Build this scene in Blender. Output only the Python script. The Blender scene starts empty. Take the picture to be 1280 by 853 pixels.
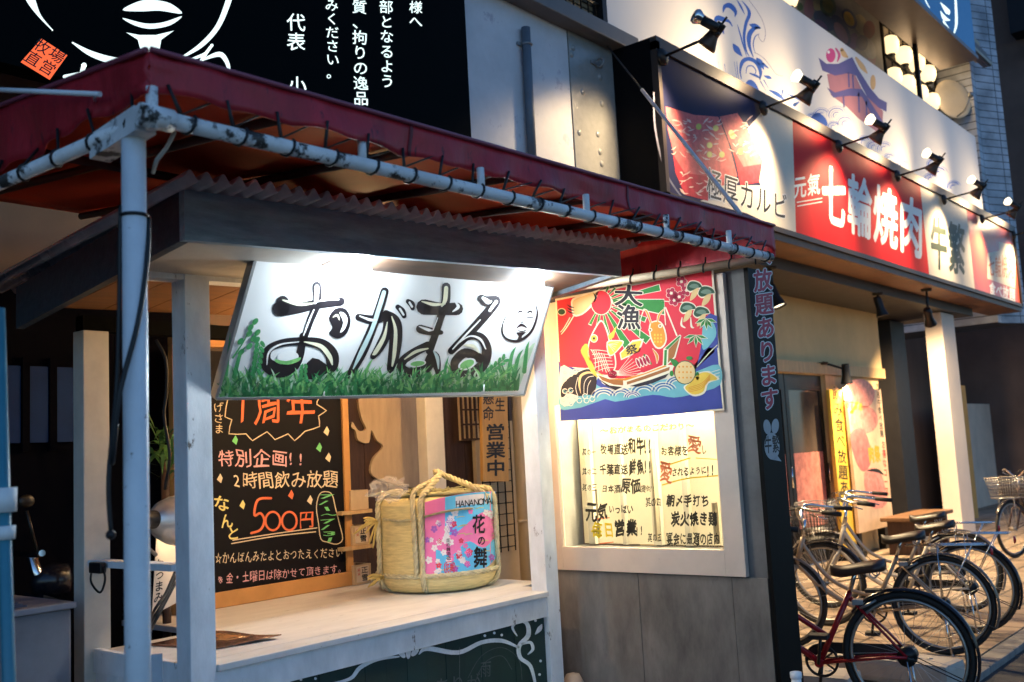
import bpy, bmesh, math, random
from mathutils import Vector, Matrix, noise
from mathutils.geometry import tessellate_polygon
random.seed(7)
rad = math.radians
sc = bpy.context.scene
COL = sc.collection

# ------------------------------------------------------------------ camera
FPX = 1248.5
pit, rol, yaw = rad(6.56), rad(3.07), rad(39.97)
hd = Vector((math.cos(yaw), math.sin(yaw), 0)); R0 = Vector((math.sin(yaw), -math.cos(yaw), 0)); Zv = Vector((0, 0, 1))
CF = math.cos(pit)*hd + math.sin(pit)*Zv
U0 = R0.cross(CF)
CR = math.cos(rol)*R0 - math.sin(rol)*U0
CU = math.sin(rol)*R0 + math.cos(rol)*U0
EYE = Vector((0, 0, 1.5))
cd = bpy.data.cameras.new('camera'); cam = bpy.data.objects.new('camera', cd); COL.objects.link(cam)
cd.sensor_width = 36.0; cd.lens = FPX/1280*36; cd.clip_start = .05; cd.clip_end = 600
cam.matrix_world = Matrix(((CR.x, CU.x, -CF.x, EYE.x), (CR.y, CU.y, -CF.y, EYE.y), (CR.z, CU.z, -CF.z, EYE.z), (0, 0, 0, 1)))
cd.dof.use_dof = True; cd.dof.focus_distance = 4.6; cd.dof.aperture_fstop = 3.5
sc.camera = cam

# ------------------------------------------------------------------ world, sun, exposure (dusk)
SUN_EL, SUN_AZ = 20.0, 40.0
w = bpy.data.worlds.new('World'); sc.world = w; w.use_nodes = True
nt = w.node_tree; nt.nodes.clear()
wo = nt.nodes.new('ShaderNodeOutputWorld'); bg = nt.nodes.new('ShaderNodeBackground'); sky = nt.nodes.new('ShaderNodeTexSky')
sky.sky_type = 'NISHITA'; sky.sun_disc = False; sky.sun_elevation = rad(SUN_EL); sky.sun_rotation = rad(SUN_AZ)
sky.ozone_density = 6.0; sky.dust_density = 0.1
nt.links.new(sky.outputs[0], bg.inputs[0]); nt.links.new(bg.outputs[0], wo.inputs[0])
bg.inputs[1].default_value = .125
sd = bpy.data.lights.new('sun', 'SUN'); sd.energy = .12; sd.angle = rad(50); sd.color = (.74, .85, 1)
so = bpy.data.objects.new('sun', sd); COL.objects.link(so)
a_ = rad(SUN_AZ); sdir = Vector((math.sin(a_)*.8, math.cos(a_)*.8, math.tan(rad(SUN_EL))*.8))
so.rotation_euler = sdir.to_track_quat('Z', 'Y').to_euler(); so.location = (0, 0, 30)
sc.view_settings.view_transform = 'Standard'; sc.view_settings.look = 'None'
sc.view_settings.exposure = 0.6; sc.view_settings.gamma = 1
sc.view_settings.use_curve_mapping = False

# ------------------------------------------------------------------ helpers
def ray(px, py): return CF*FPX + CR*(px-640) - CU*(py-426.5)
def P(px, py, X=None, Y=None, Z=None):
    d = ray(px, py)
    if X is not None: t = (X-EYE.x)/d.x
    elif Y is not None: t = (Y-EYE.y)/d.y
    else: t = (Z-EYE.z)/d.z
    return EYE + d*t
def plane_map(axis, val, sgn=-1):
    i = 'XYZ'.index(axis)
    def f(px, py, l):
        d = ray(px, py); v = val + sgn*l*.0004
        return EYE + d*((v-EYE[i])/d[i])
    return f
def free_plane_map(p0, n):
    def f(px, py, l):
        d = ray(px, py); q = p0 + n*l*.0004
        return EYE + d*((q-EYE).dot(n)/d.dot(n))
    return f
def cyl_map(cx, cy, rfun):
    def f(px, py, l):
        d = ray(px, py); r = rfun + l*.0004
        ox, oy = EYE.x-cx, EYE.y-cy
        a = d.x*d.x+d.y*d.y; b = 2*(ox*d.x+oy*d.y); c = ox*ox+oy*oy-r*r
        D = max(b*b-4*a*c, 0)
        return EYE + d*((-b-math.sqrt(D))/(2*a))
    return f

MATS = {}
def M(name, col, rough=.6, metal=0., var=.18, scale=6., bump=0., spec=.4, emit=0., ecol=None, specks=None, speck_col=(.05, .04, .03), speck_scale=14., trans=0., alpha=1., stretch=(1, 1, 1), streak=0.):
    if name in MATS: return MATS[name]
    m = bpy.data.materials.new(name); m.use_nodes = True; MATS[name] = m
    n = m.node_tree; b = n.nodes['Principled BSDF']
    b.inputs['Roughness'].default_value = rough; b.inputs['Metallic'].default_value = metal
    b.inputs['Specular IOR Level'].default_value = spec
    col = tuple(col)+(1,)
    b.inputs['Base Color'].default_value = col
    if trans: b.inputs['Transmission Weight'].default_value = trans
    if alpha < 1: b.inputs['Alpha'].default_value = alpha
    if emit:
        b.inputs['Emission Color'].default_value = tuple(ecol or col[:3])+(1,); b.inputs['Emission Strength'].default_value = emit
    if var or specks or bump:
        tc = n.nodes.new('ShaderNodeTexCoord'); mp = n.nodes.new('ShaderNodeMapping'); mp.inputs['Scale'].default_value = stretch
        n.links.new(tc.outputs['Object'], mp.inputs[0])
        nz = n.nodes.new('ShaderNodeTexNoise'); nz.inputs['Scale'].default_value = scale; nz.inputs['Detail'].default_value = 6; nz.inputs['Roughness'].default_value = .65
        n.links.new(mp.outputs[0], nz.inputs['Vector'])
        mr = n.nodes.new('ShaderNodeMapRange'); mr.inputs[1].default_value = .3; mr.inputs[2].default_value = .7
        mr.inputs[3].default_value = 1-var; mr.inputs[4].default_value = 1+var*.6
        n.links.new(nz.outputs[0], mr.inputs[0])
        mx = n.nodes.new('ShaderNodeVectorMath'); mx.operation = 'MULTIPLY'; mx.inputs[0].default_value = col[:3]
        n.links.new(mr.outputs[0], mx.inputs[1])
        out = mx.outputs[0]
        if specks:
            n2 = n.nodes.new('ShaderNodeTexNoise'); n2.inputs['Scale'].default_value = speck_scale; n2.inputs['Detail'].default_value = 8; n2.inputs['Roughness'].default_value = .7
            n.links.new(mp.outputs[0], n2.inputs['Vector'])
            r2 = n.nodes.new('ShaderNodeMapRange'); r2.inputs[1].default_value = specks; r2.inputs[2].default_value = specks+.05
            n.links.new(n2.outputs[0], r2.inputs[0])
            mm = n.nodes.new('ShaderNodeMix'); mm.data_type = 'RGBA'
            n.links.new(r2.outputs[0], mm.inputs[0]); n.links.new(out, mm.inputs[6]); mm.inputs[7].default_value = tuple(speck_col)+(1,)
            out = mm.outputs[2]
        n.links.new(out, b.inputs['Base Color'])
        rr = n.nodes.new('ShaderNodeMapRange'); rr.inputs[3].default_value = max(rough-.08, .02); rr.inputs[4].default_value = min(rough+.12, 1)
        n.links.new(nz.outputs[0], rr.inputs[0]); n.links.new(rr.outputs[0], b.inputs['Roughness'])
        if bump:
            bp = n.nodes.new('ShaderNodeBump'); bp.inputs['Strength'].default_value = bump; bp.inputs['Distance'].default_value = .01
            n.links.new(nz.outputs[0], bp.inputs['Height']); n.links.new(bp.outputs[0], b.inputs['Normal'])
    return m

class MB:
    """collects shapes in world space; build() links them as one mesh object"""
    def __init__(s): s.bm = bmesh.new()
    def _f(s, vs, mi=0, smooth=False):
        try:
            f = s.bm.faces.new(vs); f.material_index = mi; f.smooth = smooth; return f
        except ValueError: return None
    def hexa(s, p, mi=0):
        v = [s.bm.verts.new(q) for q in p]
        for q in ((0, 3, 2, 1), (4, 5, 6, 7), (0, 1, 5, 4), (1, 2, 6, 5), (2, 3, 7, 6), (3, 0, 4, 7)): s._f([v[i] for i in q], mi)
        return s
    def box(s, x0, x1, y0, y1, z0, z1, mi=0, bev=0.):
        if bev:
            b = min(bev, (x1-x0)*.3, (y1-y0)*.3, (z1-z0)*.3)
            t = bmesh.new(); bmesh.ops.create_cube(t, size=1)
            for v in t.verts: v.co = Vector(((x0+x1)/2+v.co.x*(x1-x0), (y0+y1)/2+v.co.y*(y1-y0), (z0+z1)/2+v.co.z*(z1-z0)))
            bmesh.ops.bevel(t, geom=t.edges[:], offset=b, segments=2, affect='EDGES', profile=.6)
            s.merge(t, mi); return s
        return s.hexa([(x0, y0, z0), (x1, y0, z0), (x1, y1, z0), (x0, y1, z0), (x0, y0, z1), (x1, y0, z1), (x1, y1, z1), (x0, y1, z1)], mi)
    def merge(s, t, mi=0, mat=None, smooth=False):
        mp = {}
        for v in t.verts: mp[v] = s.bm.verts.new(mat @ v.co if mat else v.co)
        for f in t.faces: s._f([mp[v] for v in f.verts], mi, smooth or f.smooth)
        t.free()
    def obox(s, c, ax, ay, az, mi=0):
        c, ax, ay, az = map(Vector, (c, ax, ay, az))
        return s.hexa([c-ax-ay-az, c+ax-ay-az, c+ax+ay-az, c-ax+ay-az, c-ax-ay+az, c+ax-ay+az, c+ax+ay+az, c-ax+ay+az], mi)
    def bar(s, p0, p1, wd, th, up=(0, 0, 1), mi=0):
        p0, p1 = Vector(p0), Vector(p1); d = p1-p0; a = d.cross(Vector(up))
        if a.length < 1e-6: a = d.cross(Vector((1, 0, 0)))
        a.normalize(); b = a.cross(d).normalized()
        return s.obox((p0+p1)/2, d/2, a*wd/2, b*th/2, mi)
    def tube(s, pts, r, n=8, mi=0, caps=True, smooth=True):
        pts = [Vector(p) for p in pts]; rs = r if isinstance(r, (list, tuple)) else [r]*len(pts)
        rings = []; prev = None
        for i, p in enumerate(pts):
            d = (pts[min(i+1, len(pts)-1)] - pts[max(i-1, 0)])
            if d.length < 1e-9: d = Vector((0, 0, 1))
            d.normalize()
            if prev is None:
                a = d.cross(Vector((0, 0, 1)))
                if a.length < 1e-3: a = d.cross(Vector((1, 0, 0)))
            else:
                a = prev - d*prev.dot(d)
                if a.length < 1e-5: a = d.cross(Vector((1, 0, 0)))
            a.normalize(); prev = a; b = d.cross(a)
            rings.append([s.bm.verts.new(p + (a*math.cos(2*math.pi*k/n)+b*math.sin(2*math.pi*k/n))*rs[i]) for k in range(n)])
        for i in range(len(rings)-1):
            for k in range(n): s._f([rings[i][k], rings[i][(k+1) % n], rings[i+1][(k+1) % n], rings[i+1][k]], mi, smooth)
        if caps: s._f(rings[0][::-1], mi); s._f(rings[-1], mi)
        return s
    def lathe(s, prof, o=(0, 0, 0), axis=(0, 0, 1), n=24, mi=0, smooth=True):
        o = Vector(o); ax = Vector(axis).normalized(); a = ax.cross(Vector((0, 0, 1)))
        if a.length < 1e-3: a = Vector((1, 0, 0))
        a.normalize(); b = ax.cross(a); rings = []
        for r, h in prof:
            if r < 1e-6: rings.append([s.bm.verts.new(o+ax*h)])
            else: rings.append([s.bm.verts.new(o+ax*h+(a*math.cos(2*math.pi*k/n)+b*math.sin(2*math.pi*k/n))*r) for k in range(n)])
        for i in range(len(rings)-1):
            A, B = rings[i], rings[i+1]
            for k in range(n):
                j = (k+1) % n
                if len(A) == 1 and len(B) == 1: continue
                if len(A) == 1: s._f([A[0], B[j], B[k]], mi, smooth)
                elif len(B) == 1: s._f([A[k], A[j], B[0]], mi, smooth)
                else: s._f([A[k], A[j], B[j], B[k]], mi, smooth)
        return s
    def sphere(s, c, r, mi=0, sx=1, sy=1, sz=1, n=16):
        t = bmesh.new(); bmesh.ops.create_uvsphere(t, u_segments=n, v_segments=max(n//2, 4), radius=r)
        s.merge(t, mi, Matrix.Translation(c) @ Matrix.Diagonal((sx, sy, sz, 1)), True); return s
    def torus(s, c, ax, R, r, n=32, k=8, mi=0, a0=0, a1=2*math.pi, ref=None):
        c = Vector(c); ax = Vector(ax).normalized(); u = Vector(ref) if ref else ax.cross(Vector((0, 0, 1)))
        if u.length < 1e-3: u = Vector((1, 0, 0))
        u.normalize(); v = ax.cross(u)
        full = abs(a1-a0) > 6.28
        pts = [c+(u*math.cos(a0+(a1-a0)*i/n)+v*math.sin(a0+(a1-a0)*i/n))*R for i in range(n+1)]
        s.tube(pts, r, k, mi, caps=not full); return s
    def slab(s, pts, depth, mi=0):
        """outline of 3D points pushed back along a depth vector"""
        pts = [Vector(p) for p in pts]; dv = Vector(depth)
        A = [s.bm.verts.new(p) for p in pts]; B = [s.bm.verts.new(p+dv) for p in pts]
        for t in tessellate_polygon([pts]):
            s._f([A[i] for i in t], mi); s._f([B[i] for i in reversed(t)], mi)
        for i in range(len(pts)):
            j = (i+1) % len(pts); s._f([A[j], A[i], B[i], B[j]], mi)
        return s
    def build(s, name, mats, parent=None, fix=True):
        if fix: bmesh.ops.recalc_face_normals(s.bm, faces=s.bm.faces[:])
        me = bpy.data.meshes.new(name)
        off = Vector((0, 0, 0)); r = parent
        while r is not None: off = off + r.location; r = r.parent
        if parent is not None:
            for v in s.bm.verts: v.co -= off
        s.bm.to_mesh(me); s.bm.free()
        for m in (mats if isinstance(mats, (list, tuple)) else [mats]): me.materials.append(m)
        o = bpy.data.objects.new(name, me); COL.objects.link(o); o.parent = parent
        return o

def tag(o, label=None, cat=None, group=None, kind=None):
    if label: o['label'] = label
    if cat: o['category'] = cat
    if group: o['group'] = group
    if kind: o['kind'] = kind
    return o
def thing(name, label, cat, loc=(0, 0, 0), group=None):
    o = bpy.data.objects.new(name, None); COL.objects.link(o); o.location = loc; o.empty_display_size = .2
    return tag(o, label, cat, group)
def solo(mb, name, mats, label, cat, group=None):
    xs = [v.co.copy() for v in mb.bm.verts]
    lo = Vector([min(p[i] for p in xs) for i in range(3)]); hi = Vector([max(p[i] for p in xs) for i in range(3)])
    c = Vector(((lo.x+hi.x)/2, (lo.y+hi.y)/2, lo.z))
    for v in mb.bm.verts: v.co -= c
    o = mb.build(name, mats); o.location = c
    return tag(o, label, cat, group)
def struct(mb, name, mats): return tag(mb.build(name, mats), kind='structure')
def copy_tree(o, parent=None):
    c = o.copy(); COL.objects.link(c); c.parent = parent
    for ch in [q for q in bpy.data.objects if q.parent == o]: copy_tree(ch, c)
    return c
def lamp(kind, name, loc, power, col, parent=None, size=.03, aim=None, spot=100, blend=.6):
    d = bpy.data.lights.new(name, kind); d.energy = power; d.color = col; d.shadow_soft_size = size
    if kind == 'SPOT': d.spot_size = rad(spot); d.spot_blend = blend
    o = bpy.data.objects.new(name, d); COL.objects.link(o)
    off = Vector((0, 0, 0)); r = parent
    while r is not None: off += r.location; r = r.parent
    o.location = Vector(loc)-off; o.parent = parent
    if aim is not None: o.rotation_euler = (Vector(loc)-Vector(aim)).to_track_quat('Z', 'Y').to_euler()
    return o

def crom(pts, n=6, closed=False):
    if len(pts) < 3: return [tuple(p) for p in pts]
    out = []; N = len(pts)
    for i in range(N if closed else N-1):
        g = lambda k: pts[k % N] if closed else pts[max(0, min(N-1, k))]
        p0, p1, p2, p3 = g(i-1), g(i), g(i+1), g(i+2)
        for k in range(n):
            t = k/n
            out.append(tuple(.5*(2*b+(c-a)*t+(2*a-5*b+4*c-d)*t*t+(3*b-a-3*c+d)*t**3) for a, b, c, d in zip(p0, p1, p2, p3)))
    if not closed: out.append(tuple(pts[-1]))
    return out
GL = {}
def glyph(ch, bold):
    k = (ch, bold)
    if k not in GL:
        c = bpy.data.curves.new('glyph', 'FONT'); c.body = ch; c.offset = bold; c.resolution_u = 3
        o = bpy.data.objects.new('glyph', c); COL.objects.link(o); bpy.context.view_layer.update()
        me = bpy.data.meshes.new_from_object(o.evaluated_get(bpy.context.evaluated_depsgraph_get()))
        GL[k] = ([(v.co.x, v.co.y) for v in me.vertices], [tuple(p.vertices) for p in me.polygons])
        bpy.data.objects.remove(o); bpy.data.curves.remove(c); bpy.data.meshes.remove(me)
    return GL[k]
class Draw:
    """flat painted marks: outlines given in photograph pixels, laid on the real surface given by a map"""
    def __init__(s, mp, sx=1., ox=0., oy=0., sy=None): s.mp, s.sx, s.ox, s.oy = mp, sx, ox, oy; s.sy = sy or sx; s.v = []; s.f = []; s.m = []; s.mats = []
    def mi(s, m):
        if m not in s.mats: s.mats.append(m)
        return s.mats.index(m)
    def q(s, x, y, l): return s.mp(x*s.sx+s.ox, y*s.sy+s.oy, l)
    def poly(s, pts, m, l=1, smooth=0):
        if smooth: pts = crom(pts, smooth, True)
        b = len(s.v); s.v += [s.q(x, y, l) for x, y in pts]; k = s.mi(m)
        for t in tessellate_polygon([[Vector((x, y, 0)) for x, y in pts]]): s.f.append([b+i for i in t]); s.m.append(k)
        return s
    def ell(s, cx, cy, rx, ry, m, l=1, rot=0, n=20):
        c, d = math.cos(rot), math.sin(rot)
        return s.poly([(cx+rx*math.cos(t)*c-ry*math.sin(t)*d, cy+rx*math.cos(t)*d+ry*math.sin(t)*c) for t in [2*math.pi*i/n for i in range(n)]], m, l)
    def stroke(s, pts, w, m, l=1, n=5, closed=False):
        ws = w if isinstance(w, (list, tuple)) else [w]*len(pts)
        p = crom([(a[0], a[1], ww) for a, ww in zip(pts, ws)], n, closed)
        if closed: p.append(p[0])
        L, Rr = [], []
        for i in range(len(p)):
            a, b = p[max(i-1, 0)], p[min(i+1, len(p)-1)]
            dx, dy = b[0]-a[0], b[1]-a[1]; d = math.hypot(dx, dy) or 1
            h = max(p[i][2], .05)/2
            L.append((p[i][0]-dy/d*h, p[i][1]+dx/d*h)); Rr.append((p[i][0]+dy/d*h, p[i][1]-dx/d*h))
        b = len(s.v); k = s.mi(m); N = len(p)
        s.v += [s.q(x, y, l) for x, y in L] + [s.q(x, y, l) for x, y in Rr]
        for i in range(N-1): s.f.append([b+i, b+i+1, b+N+i+1, b+N+i]); s.m.append(k)
        if not closed:
            for e in (0, N-1):
                if p[e][2] > .5: s.ell(p[e][0], p[e][1], p[e][2]/2, p[e][2]/2, m, l, n=10)
        return s
    def text(s, st, quad, m, l=1, bold=0., vert=False, jit=0., pad=.04, flip=False):
        (ax, ay), (bx, by), (cx, cy), (dx, dy) = quad          # TL TR BR BL
        rnd = random.Random(st); k = s.mi(m)
        ws = [.55 if (ord(c) < 128) else 1. for c in st] if not vert else [1.]*len(st)
        tot = sum(ws); pos = 0
        nb = 0 if bold < .004 else (4 if bold < .02 else 8)
        offs = [(0, 0)] + [(bold*.85*math.cos(2*math.pi*q/nb+.39), bold*.85*math.sin(2*math.pi*q/nb+.39)) for q in range(nb)]
        for c, wd in zip(st, ws):
            u0, u1 = pos/tot, (pos+wd)/tot; pos += wd
            if c in ' \u3000': continue
            vv, ff = glyph(c, 0.)
            if not vv: continue
            gw = .62 if ord(c) < 128 else 1.
            an, sc_ = rnd.uniform(-jit, jit), 1+rnd.uniform(-jit, jit); ph = [rnd.uniform(0, 6.28) for _ in range(4)]; wob = min(jit, .12)*.35
            ca, sa = math.cos(an), math.sin(an)
            for oi, (ox_, oy_) in enumerate(offs):
                b = len(s.v)
                for x, y in vv:
                    x, y = x+ox_, y+oy_
                    x = (x/gw-.5)*sc_*(1-pad); y = (y-.36)*sc_*(1-pad)
                    x, y = x*ca-y*sa, x*sa+y*ca
                    if wob: x, y = x+wob*math.sin(6*y+ph[0])+wob*.5*math.sin(13*y+ph[2]), y+wob*math.sin(6.5*x+ph[1])+wob*.5*math.sin(12*x+ph[3])
                    gx, gy = x+.5, .5-y
                    if vert: uu, wv = gx, u0+(u1-u0)*gy
                    else: uu, wv = u0+(u1-u0)*gx, gy
                    X = (ax*(1-uu)+bx*uu)*(1-wv)+(dx*(1-uu)+cx*uu)*wv
                    Y = (ay*(1-uu)+by*uu)*(1-wv)+(dy*(1-uu)+cy*uu)*wv
                    s.v.append(s.q(X, Y, l+oi*.07))
                for f in ff: s.f.append([b+i for i in f]); s.m.append(k)
        return s
    def build(s, name, parent):
        off = Vector((0, 0, 0)); r = parent
        while r is not None: off = off + r.location; r = r.parent
        me = bpy.data.meshes.new(name); me.from_pydata([p-off for p in s.v], [], s.f); me.update()
        for m in s.mats: me.materials.append(m)
        me.polygons.foreach_set('material_index', s.m)
        o = bpy.data.objects.new(name, me); COL.objects.link(o); o.parent = parent
        return o
def rect_quad(x0, y0, x1, y1): return [(x0, y0), (x1, y0), (x1, y1), (x0, y1)]

# ------------------------------------------------------------------ materials
WPAINT = M('white_paint', (.78, .79, .80), .5, var=.2, scale=7, specks=.625, speck_col=(.16, .13, .11), speck_scale=13, bump=.4, stretch=(1, 1, .45))
WPIPE = M('white_pipe_paint', (.78, .77, .76), .4, var=.2, scale=8, specks=.535, speck_col=(.04, .034, .03), speck_scale=11, bump=.2)
WPOLE = M('white_pole_paint', (.78, .79, .80), .35, var=.12, scale=6, specks=.64, speck_col=(.25, .23, .21), speck_scale=26, bump=.25)
REDV = M('red_vinyl', (.42, .020, .032), .42, var=.4, scale=4, specks=.60, speck_col=(.12, .012, .022), speck_scale=7, bump=.6, stretch=(2.5, 2.5, .7))
REDU = M('red_canopy_vinyl', (.40, .034, .012), .65, var=.22, scale=4, bump=.15, spec=.08)
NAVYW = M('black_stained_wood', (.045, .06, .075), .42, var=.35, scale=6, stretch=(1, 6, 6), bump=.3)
DARKW = M('dark_brown_wood', (.055, .026, .016), .5, var=.4, scale=5, stretch=(6, 6, 1), bump=.3)
OAKW = M('warm_plank_wood', (.20, .09, .035), .5, var=.35, scale=5, stretch=(1, 5, 5), bump=.2)
PINE = M('pale_pine_wood', (.55, .36, .17), .5, var=.25, scale=4, stretch=(5, 5, 1), bump=.15)
BLACKM = M('black_metal', (.014, .013, .013), .4, metal=.3, var=.2)
RUBBER = M('black_rubber', (.012, .012, .012), .7, var=.2)
CABLE = M('black_cable', (.01, .01, .011), .45, var=.1)
STEEL = M('grey_steel', (.30, .31, .32), .38, metal=.6, var=.2)
CHROME = M('chrome', (.62, .62, .62), .16, metal=1, var=.1)
CONC = M('grey_concrete', (.16, .155, .15), .8, var=.35, scale=3, bump=.4, specks=.72, speck_col=(.07, .065, .06))
CORR = M('corrugated_plastic', (.75, .68, .68), .25, var=.25, scale=5, spec=.6)
BEIGEW = M('beige_plaster', (.14, .10, .066), .85, var=.15, scale=3, bump=.15)
GREENB = M('dark_green_chalkboard', (.010, .036, .030), .55, var=.35, scale=5, stretch=(1, 1, .3))
CHALKW = M('white_chalk_paint', (.78, .80, .80), .8, var=.2, scale=20)
BLK = M('black_ink', (.010, .009, .010), .5, var=0)
WHT = M('white_ink', (.80, .80, .78), .5, var=.04)
CREAM = M('cream_ink', (.78, .70, .48), .6, var=.05)

# ------------------------------------------------------------------ ground
def tile_mat(name, c1, c2, size, mortar, rough=.45, axes=None, msz=.02):
    m = bpy.data.materials.new(name); m.use_nodes = True; n = m.node_tree; b = n.nodes['Principled BSDF']
    tc = n.nodes.new('ShaderNodeTexCoord'); mp = n.nodes.new('ShaderNodeMapping')
    if axes: mp.inputs['Rotation'].default_value = axes
    br = n.nodes.new('ShaderNodeTexBrick'); br.offset = 0; br.inputs['Color1'].default_value = (*c1, 1); br.inputs['Color2'].default_value = (*c2, 1)
    br.inputs['Mortar'].default_value = (*mortar, 1); br.inputs['Scale'].default_value = 1; br.inputs['Mortar Size'].default_value = msz*size[1]
    br.inputs['Brick Width'].default_value = size[0]; br.inputs['Row Height'].default_value = size[1]; br.inputs['Mortar Smooth'].default_value = .2
    n.links.new(tc.outputs['Object'], mp.inputs[0]); n.links.new(mp.outputs[0], br.inputs[0])
    nz = n.nodes.new('ShaderNodeTexNoise'); nz.inputs['Scale'].default_value = 2.5; nz.inputs['Detail'].default_value = 8
    n.links.new(tc.outputs['Object'], nz.inputs[0])
    mr = n.nodes.new('ShaderNodeMapRange'); mr.inputs[1].default_value = .3; mr.inputs[2].default_value = .7; mr.inputs[3].default_value = .42; mr.inputs[4].default_value = 1.12
    n.links.new(nz.outputs[0], mr.inputs[0])
    vm = n.nodes.new('ShaderNodeVectorMath'); vm.operation = 'MULTIPLY'
    n.links.new(br.outputs[0], vm.inputs[0]); n.links.new(mr.outputs[0], vm.inputs[1]); n.links.new(vm.outputs[0], b.inputs['Base Color'])
    b.inputs['Roughness'].default_value = rough
    bp = n.nodes.new('ShaderNodeBump'); bp.inputs['Strength'].default_value = .4; bp.inputs['Distance'].default_value = .004; bp.invert = True
    n.links.new(br.outputs[1], bp.inputs['Height']); n.links.new(bp.outputs[0], b.inputs['Normal'])
    return m
ASPH = M('asphalt', (.045, .045, .047), .85, var=.4, scale=30, bump=.6, specks=.64, speck_col=(.12, .12, .12), speck_scale=120)
PAVE = tile_mat('pavement_tiles', (.36, .27, .19), (.31, .23, .165), (.3, .3), (.05, .038, .03), .5, None, .05)
MB().box(-200, 300, -200, 300, -.4, -.05).build('ground', ASPH)['kind'] = 'structure'
struct(MB().box(-14, 60, 2.14, 6.5, -.3, 0), 'pavement', PAVE)
kb = MB()
x = -14.0
while x < 60:
    kb.box(x+.004, x+.596, 2.0+random.uniform(-.004, .004), 2.137, -.3, -.006, bev=.012); x += .6
struct(kb, 'kerb', M('kerb_concrete', (.20, .19, .18), .85, var=.35, scale=8, bump=.5))

# ------------------------------------------------------------------ restaurant building: walls
GY, UY = 4.75, 4.42          # ground floor wall, upper wall
bld = thing('restaurant_building', 'restaurant building with beige ground floor wall behind the food stall and pale metal panels above', 'building', (6, GY, 0))
BROWNL = M('brown_lower_wall', (.10, .055, .035), .7, var=.3, scale=4, bump=.2)
m_ = MB(); m_.box(-6, 7.2, GY, GY+.2, 0, 3.6); m_.build('ground_floor_wall', BEIGEW, bld)
m_ = MB(); m_.box(-6, 17.55, UY+.02, UY+.3, 3.55, 6.37); m_.box(-6, 17.55, UY+1.5, UY+1.7, 6.4, 12); m_.box(-6, 7.5, UY+.02, UY+1.5, 6.4, 12); m_.box(-6, 17.55, UY+.3, 5.9, 3.55, 3.7); m_.build('upper_wall', M('upper_wall_render', (.30, .29, .29), .8, var=.2), bld)
pnl = MB().box(4.86, 6.13, UY-.01, UY+.02, 3.4, 4.80); pnl.build('white_panel', M('white_sheet_metal', (.60, .58, .60), .45, var=.16, scale=2.5, specks=.60, speck_col=(.46, .43, .48), speck_scale=5), bld)
pnl = MB().box(6.135, 6.9, UY-.02, UY+.02, 3.4, 4.86)
for px, py in ((716, 60), (714, 68), (750, 97), (752, 130), (747, 168), (750, 190), (728, 115), (724, 166), (752, 205)):
    q = P(px, py, Y=UY-.02); pnl.lathe([(0, .012), (.02, .010), (.028, 0)], q, (0, -1, 0), 10)
pnl.build('grey_panel', M('grey_glossy_panel', (.27, .27, .26), .16, var=.1, scale=14, bump=.25, spec=.6), bld)
lg = MB().box(4.8, 6.95, UY-.16, UY, 4.80, 4.93, bev=.01); lg.build('ledge', M('grey_ledge', (.12, .12, .125), .5), bld)
wn = MB().box(5.3, 6.5, UY-.03, UY+.02, 4.94, 5.9); win = wn.build('window', M('dark_glass', (.02, .022, .026), .1, spec=.6), bld)
g = MB()
for i in range(12): g.tube([(5.35+i*.1, UY-.08, 4.95), (5.35+i*.1, UY-.08, 5.9)], .008, 6)
g.tube([(5.3, UY-.08, 5.1), (6.52, UY-.08, 5.1)], .014, 6); g.build('window_grille', BLACKM, win)
g = MB()
for i in range(16): g.box(5.32, 6.46, UY-.045, UY-.032, 4.95+i*.05, 4.985+i*.05)
g.build('bamboo_blind', M('bamboo', (.25, .17, .09), .6), win)
MB().box(6.5, 6.56, UY-.12, UY+.02, 4.93, 6.4).build('window_frame', BLACKM, win)

# grey conduit
cp = thing('conduit_pipe', 'dark grey vertical plastic pipe clamped to the white panel above the awning', 'pipe', P(668, 196, Y=UY-.05))
t0, t1 = P(657, 35, Y=UY-.05), P(667, 235, Y=UY-.05)
MB().tube([t1, t0], .034, 14).build('pipe', M('grey_plastic_pipe', (.11, .13, .16), .4), cp)
c_ = P(658.5, 56, Y=UY-.05); MB().torus(c_, (0, 0, 1), .037, .008, 16, 6).box(c_.x-.075, c_.x+.075, UY-.03, UY-.012, c_.z-.012, c_.z+.012).build('clamp', STEEL, cp)
c_ = P(746, 80, Y=UY-.03)
solo(MB().box(c_.x-.08, c_.x+.08, UY-.035, UY-.02, c_.z-.015, c_.z+.015, bev=.004).torus(c_+Vector((0, -.03, 0)), (1, 0, 0), .035, .009, 14, 6), 'pipe_bracket', STEEL, 'small empty steel pipe bracket on the grey glossy panel', 'bracket')

# ------------------------------------------------------------------ black backlit sign, upper left
bs = thing('sign_board', 'large black sign board with white lettering and orange stamp above the awning', 'sign', (2, UY, 3.3))
BLACKS = M('black_sign_face', (.0015, .003, .0035), .6, var=.1, spec=.03)
MB().box(-3, 4.80, UY-.14, UY-.02, 3.3, 7.2).build('panel', BLACKS, bs)
SW = M('backlit_white_letter', (.8, .84, .8), .5, var=0, emit=.75, ecol=(.85, 1, .92))
SO = M('orange_stamp', (.85, .13, .04), .5, var=0, emit=.7, ecol=(1, .13, .03))
D = Draw(plane_map('Y', UY-.14), 580/1280)
D.stroke([(640, -40), (628, 10), (600, 75), (555, 125), (500, 160)], [18, 16, 14, 13, 5], SW)
D.stroke([(490, 160), (420, 165), (330, 170), (255, 150), (200, 118)], [6, 22, 20, 16, 4], SW)
D.stroke([(60, -60), (85, 0), (110, 45), (145, 84)], [30, 24, 8, 3], SW)
D.poly([(338, 28), (380, 5), (420, 0), (470, 10), (502, 38), (440, 30), (390, 32)], SW, 1, 4)
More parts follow.
